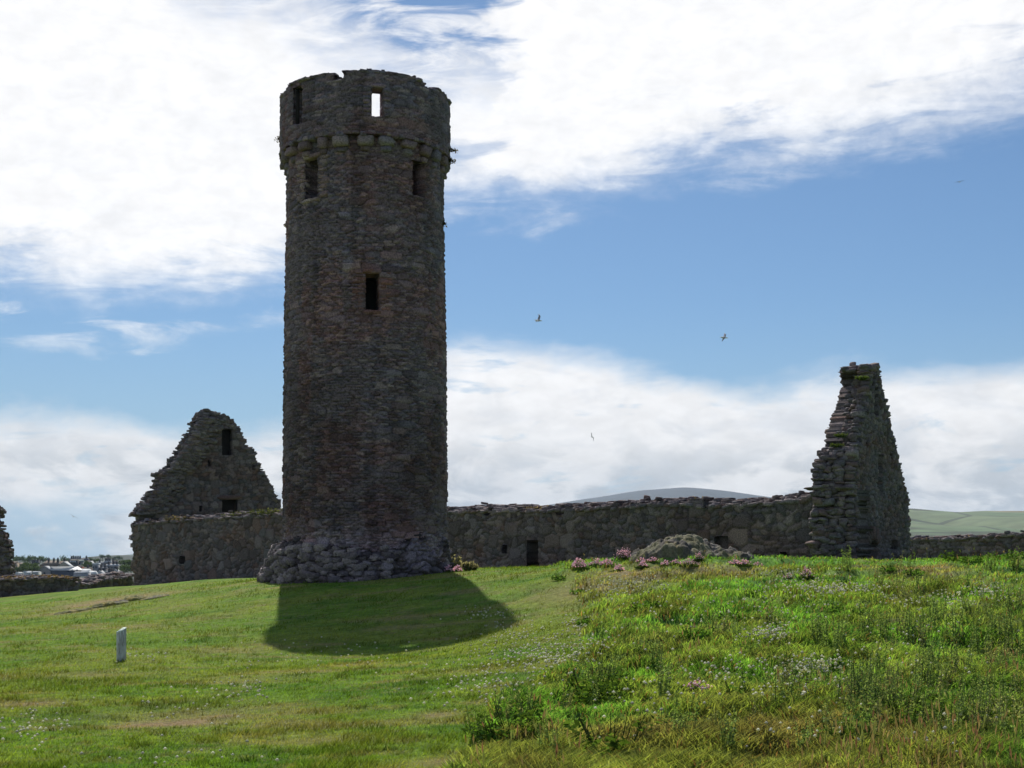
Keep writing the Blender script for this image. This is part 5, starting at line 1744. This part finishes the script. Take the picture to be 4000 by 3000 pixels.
T = [
    (226, 272, 2195, 2213, 2240, 735, 'gable', BUFF, (.45, .46, .46), 'pale roofed gable peeping over the long hall roof', (), 1),
    (155, 232, 2190, 2210, 2240, 790, 'hip', TAN, BROWN, 'brown hipped roof house with tall chimneys behind the hall', (.36, .62, .82), 2),
    (228, 258, 2192, 2210, 2240, 800, 'side', TAN, BROWN, 'brown roofed house with one broad chimney stack between the hall gables', (.6,), 1),
    (269, 338, 2180, 2189, 2215, 960, 'side', (.20, .17, .15), SLATE, 'tall terrace on the skyline with a row of chimneys', (.06, .18, .30, .42, .54, .9), 0),
    (272, 300, 2186, 2190, 2206, 900, 'side', DK, BUFF, 'dormered house with bright white bays below the skyline terrace', (), 0),
    (303, 320, 2186, 2196, 2206, 905, 'side', GREY, (.25, .28, .25), 'small greenish roofed house beside the white bays', (), 1),
    (344, 360, 2192, 2207, 2212, 900, 'gable', WHITE, LSLATE, 'bright white gable in the middle of the town', (), 1),
    (352, 380, 2200, 2207, 2228, 800, 'flat', GREY, WHITE, 'grey flat topped block with a white parapet', (), 3),
    (287, 340, 2233, 2239, 2262, 640, 'side', (.38, .38, .40), (.50, .51, .51), 'wide grey shed with a light roof right of the hall', (), 0),
    (316, 344, 2222, 2242, 2262, 655, 'side', (.30, .30, .33), WHITE, 'white sloped roof of the shed beside the hall', (), 0),
    (345, 367, 2230, 2243, 2262, 648, 'side', (.25, .25, .30), WHITE, 'white roofed end shed with a shadowed front', (), 1),
    (376, 398, 2230, 2241, 2256, 690, 'gable', WHITE, LSLATE, 'white gable with dark chimney right of the sheds', (.4,), 1),
    (408, 415, 2230, 2234, 2252, 700, 'flat', CREAM, WHITE, 'narrow cream gable beside dark house fronts', (), 0),
    (412, 436, 2233, 2240, 2256, 695, 'side', (.17, .15, .16), SLATE, 'dark fronted house between the white gables', (.3, .7), 1),
    (390, 418, 2240, 2254, 2264, 640, 'side', (.45, .45, .5), WHITE, 'small low building with a bright white roof near the wall', (), 0),
    (418, 452, 2238, 2254, 2266, 645, 'side', GREY, (.27, .27, .30), 'grey hipped roof beside the bright white roof', (.5,), 1),
    (438, 462, 2225, 2240, 2254, 690, 'gable', WHITE, LSLATE, 'tall white gable at the right of the town', (.5,), 1),
    (462, 482, 2233, 2244, 2254, 695, 'gable', CREAM, LSLATE, 'smaller cream gable at the right of the town', (), 1),
    (456, 506, 2243, 2248, 2262, 640, 'side', CREAM, WHITE, 'long low cream building nearest the church wall', (), 4),
    (382, 404, 2194, 2201, 2212, 880, 'side', GREY, LSLATE, 'left roof of the upper terrace', (.1,), 2),
    (405, 427, 2189, 2199, 2211, 870, 'side', (.22, .2, .2), LSLATE, 'right roof of the upper terrace below dark chimneys', (.15, .5, .85), 2),
    (408, 430, 2205, 2211, 2224, 780, 'side', (.2, .2, .2), (.40, .41, .42), 'left roof of the lower terrace', (.5,), 2),
    (430, 456, 2203, 2212, 2224, 775, 'side', (.2, .2, .2), (.42, .43, .44), 'right roof of the lower terrace', (.3, .8), 2),
    (47, 61, 2194, 2200, 2232, 800, 'side', TAN, (.28, .22, .16), 'tall tan house among trees near the broken pier', (), 1),
    (66, 92, 2198, 2208, 2230, 820, 'hip', TAN, BROWN, 'brown hipped house half hidden by trees', (), 2),
    (57, 66, 2235, 2238, 2247, 625, 'flat', WHITE, WHITE, 'tiny white hut, leftmost of the pair by the wall', (), 0),
    (67, 79, 2237, 2241, 2247, 622, 'side', WHITE, WHITE, 'low white shed just right of the tiny hut', (), 0),
    (92, 103, 2231, 2235, 2248, 624, 'flat', WHITE, WHITE, 'upright white cabin left of a white gabled shed', (), 0),
    (99, 116, 2234, 2239, 2248, 620, 'side', WHITE, WHITE, 'bright white gabled shed in the middle of the small sheds', (), 0),
    (124, 144, 2232, 2236, 2248, 622, 'side', (.45, .46, .40), WHITE, 'cream shed just left of the hall', (), 0),
    (123, 147, 2187, 2190, 2202, 1150, 'flat', DK, DK, 'dark flat topped building on the tree line with masts', (), 0),
    (300, 316, 2210, 2216, 2228, 780, 'side', RED, (.2, .15, .12), 'small red walled house behind the hall roof', (), 0),
    (325, 349, 2216, 2222, 2234, 760, 'side', (.2, .17, .15), BROWN, 'brown house between the hall and the grey block', (.5,), 1),
    (384, 410, 2215, 2222, 2234, 760, 'side', (.12, .11, .11), SLATE, 'dark row of houses below the terraces', (.2, .8), 2),
    (456, 474, 2208, 2216, 2226, 800, 'side', (.13, .13, .13), SLATE, 'dark roofed house at the end of the lower terrace', (), 1),
    (424, 450, 2190, 2196, 2206, 930, 'side', (.12, .1, .1), (.16, .13, .12), 'dark brown roofed house above the terraces', (.5,), 0),
]
for t in T:
    *g8, lb, ch, wn = t
    o = house(*g8, lb, chim=ch, wins=wn)
    if 'dormered' in lb:
        s_ = g8[5] / F
        for k_, c_ in enumerate((277, 286, 294)):
            mk('dormer', [bx_((c_ - 286 - 2.6) * s_, (c_ - 286 + 2.6) * s_, -.8, 1, zpy(2197, 900) - zpy(2206, 900), zpy(2191, 900) - zpy(2206, 900))], cm(WHITE), o)
    if 'masts' in lb:
        s_ = g8[5] / F
        for c_ in (128, 136, 142):
            mk('mast', [bx_((c_ - 135) * s_ - .15, (c_ - 135) * s_ + .15, 2, 2.3, zpy(2187, 1150) - zpy(2202, 1150), zpy(2183, 1150) - zpy(2202, 1150))], cm(DK), o)


# trees of the town
def make_tree(seed, r0=4.5, h0=8.0, n=420):
    r = np.random.default_rng(seed)
    root = thing('tree', (0, 0, 0), 'x', 'tree', 'trees among the houses of the town')
    lob = r.normal(0, 1, (8, 3)) * np.array([r0 * .5, r0 * .5, h0 * .16]) + np.array([0, 0, h0 * .62])
    c_ = lob[r.integers(0, 8, n)] + r.normal(0, 1, (n, 3)) * r0 * .26
    mk('crown', [leaves(c_, r.uniform(.35, .75, n), np.array([.05, .08, .028]) * r.uniform(.6, 1.5, (n, 1)), up=.4, rs=seed, aspect=.7)], M_leaf, root)
    t_ = np.linspace(0, 2 * math.pi, 7)[:-1]
    V, Fq = loft([np.stack([np.cos(t_) * q_, np.sin(t_) * q_, np.full(6, z_)], 1) for q_, z_ in ((.35, -3), (.25, h0 * .3), (.12, h0 * .6))])
    mk('trunk', [(V, Fq, np.array([.06, .045, .03]))], M_stone, root)
    return root


tr = [make_tree(1), make_tree(2, 5.5, 7), make_tree(3, 3.5, 9)]
TREES = [(70, 2234, 700), (84, 2234, 690), (98, 2236, 700), (112, 2236, 695), (124, 2235, 705), (136, 2236, 700), (147, 2236, 715), (96, 2222, 760), (118, 2222, 770), (136, 2220, 760), (60, 2212, 900), (40, 2205, 950), (30, 2205, 940),
         (330, 2218, 790), (340, 2216, 780), (350, 2222, 770), (486, 2240, 680), (500, 2238, 670), (512, 2238, 660), (480, 2228, 740), (496, 2224, 740), (508, 2216, 760), (500, 2206, 850), (510, 2202, 840), (488, 2212, 840), (470, 2206, 950), (452, 2198, 1050),
         (345, 2200, 1000), (365, 2198, 1000), (380, 2196, 1100), (320, 2204, 930), (60, 2197, 1300), (78, 2197, 1310), (100, 2198, 1300), (118, 2197, 1290), (150, 2197, 1310), (165, 2198, 1300), (250, 2199, 1280), (400, 2186, 1500), (425, 2184, 1500), (445, 2188, 1500), (465, 2192, 1500), (480, 2230, 700), (100, 2212, 850), (70, 2196, 1420), (90, 2196, 1420), (110, 2196, 1420), (135, 2195, 1420), (158, 2195, 1400), (180, 2195, 1400), (265, 2195, 1400)]
TG = {}
first = [True] * 3
for k_, (px, py, Yt) in enumerate(TREES):
    vi = k_ % 3
    if first[vi]: o = tr[vi]; first[vi] = False
    else: o = copy_tree(tr[vi])
    x, y, _ = at(px, py, Yt)
    o.location = (x, y, zpy(py, Yt) - .5)
    s = .36 + .26 * ((k_ * 37) % 10) / 10
    if Yt > 1200: s *= 1.6
    o.scale = (s, s, s); o.rotation_euler = (0, 0, k_ * 1.3)
    TG.setdefault('dark trees on the wooded skyline behind the town' if Yt > 1200 else 'nearer trees between the broken pier and the hall' if px < 150 and Yt < 712 else 'farther trees between the broken pier and the hall' if px < 150 else 'lower trees at the right edge of the town' if px > 460 and py > 2214 else 'upper trees at the right edge of the town' if px > 440 else 'trees among the houses in the middle of the town', []).append(o)

for zn, os_ in TG.items(): name_row(os_, zn)

# ---------------------------------------------------------------- the air between here and the hills
HZ = bpy.data.materials.new('haze_air'); HZ.use_nodes = True
n_ = NT(HZ.node_tree); n_.n.clear()
ho = n_.n.new('ShaderNodeOutputMaterial'); pv = n_.n.new('ShaderNodeVolumePrincipled')
pv.inputs['Color'].default_value = (.62, .80, 1.0, 1)
pv.inputs['Density'].default_value = 4.2e-5
pv.inputs['Anisotropy'].default_value = 0.3
n_.l.new(pv.outputs[0], ho.inputs['Volume'])
q = 9900
hz = mk('haze', [box_piece([(-q, -q, -28), (q, -q, -28), (q, q, -28), (-q, q, -28), (-q, -q, 372), (q, -q, 372), (q, q, 372), (-q, q, 372)])], HZ)
tag(hz, 'pale air softening the town and the far hills', 'haze', kind='stuff')
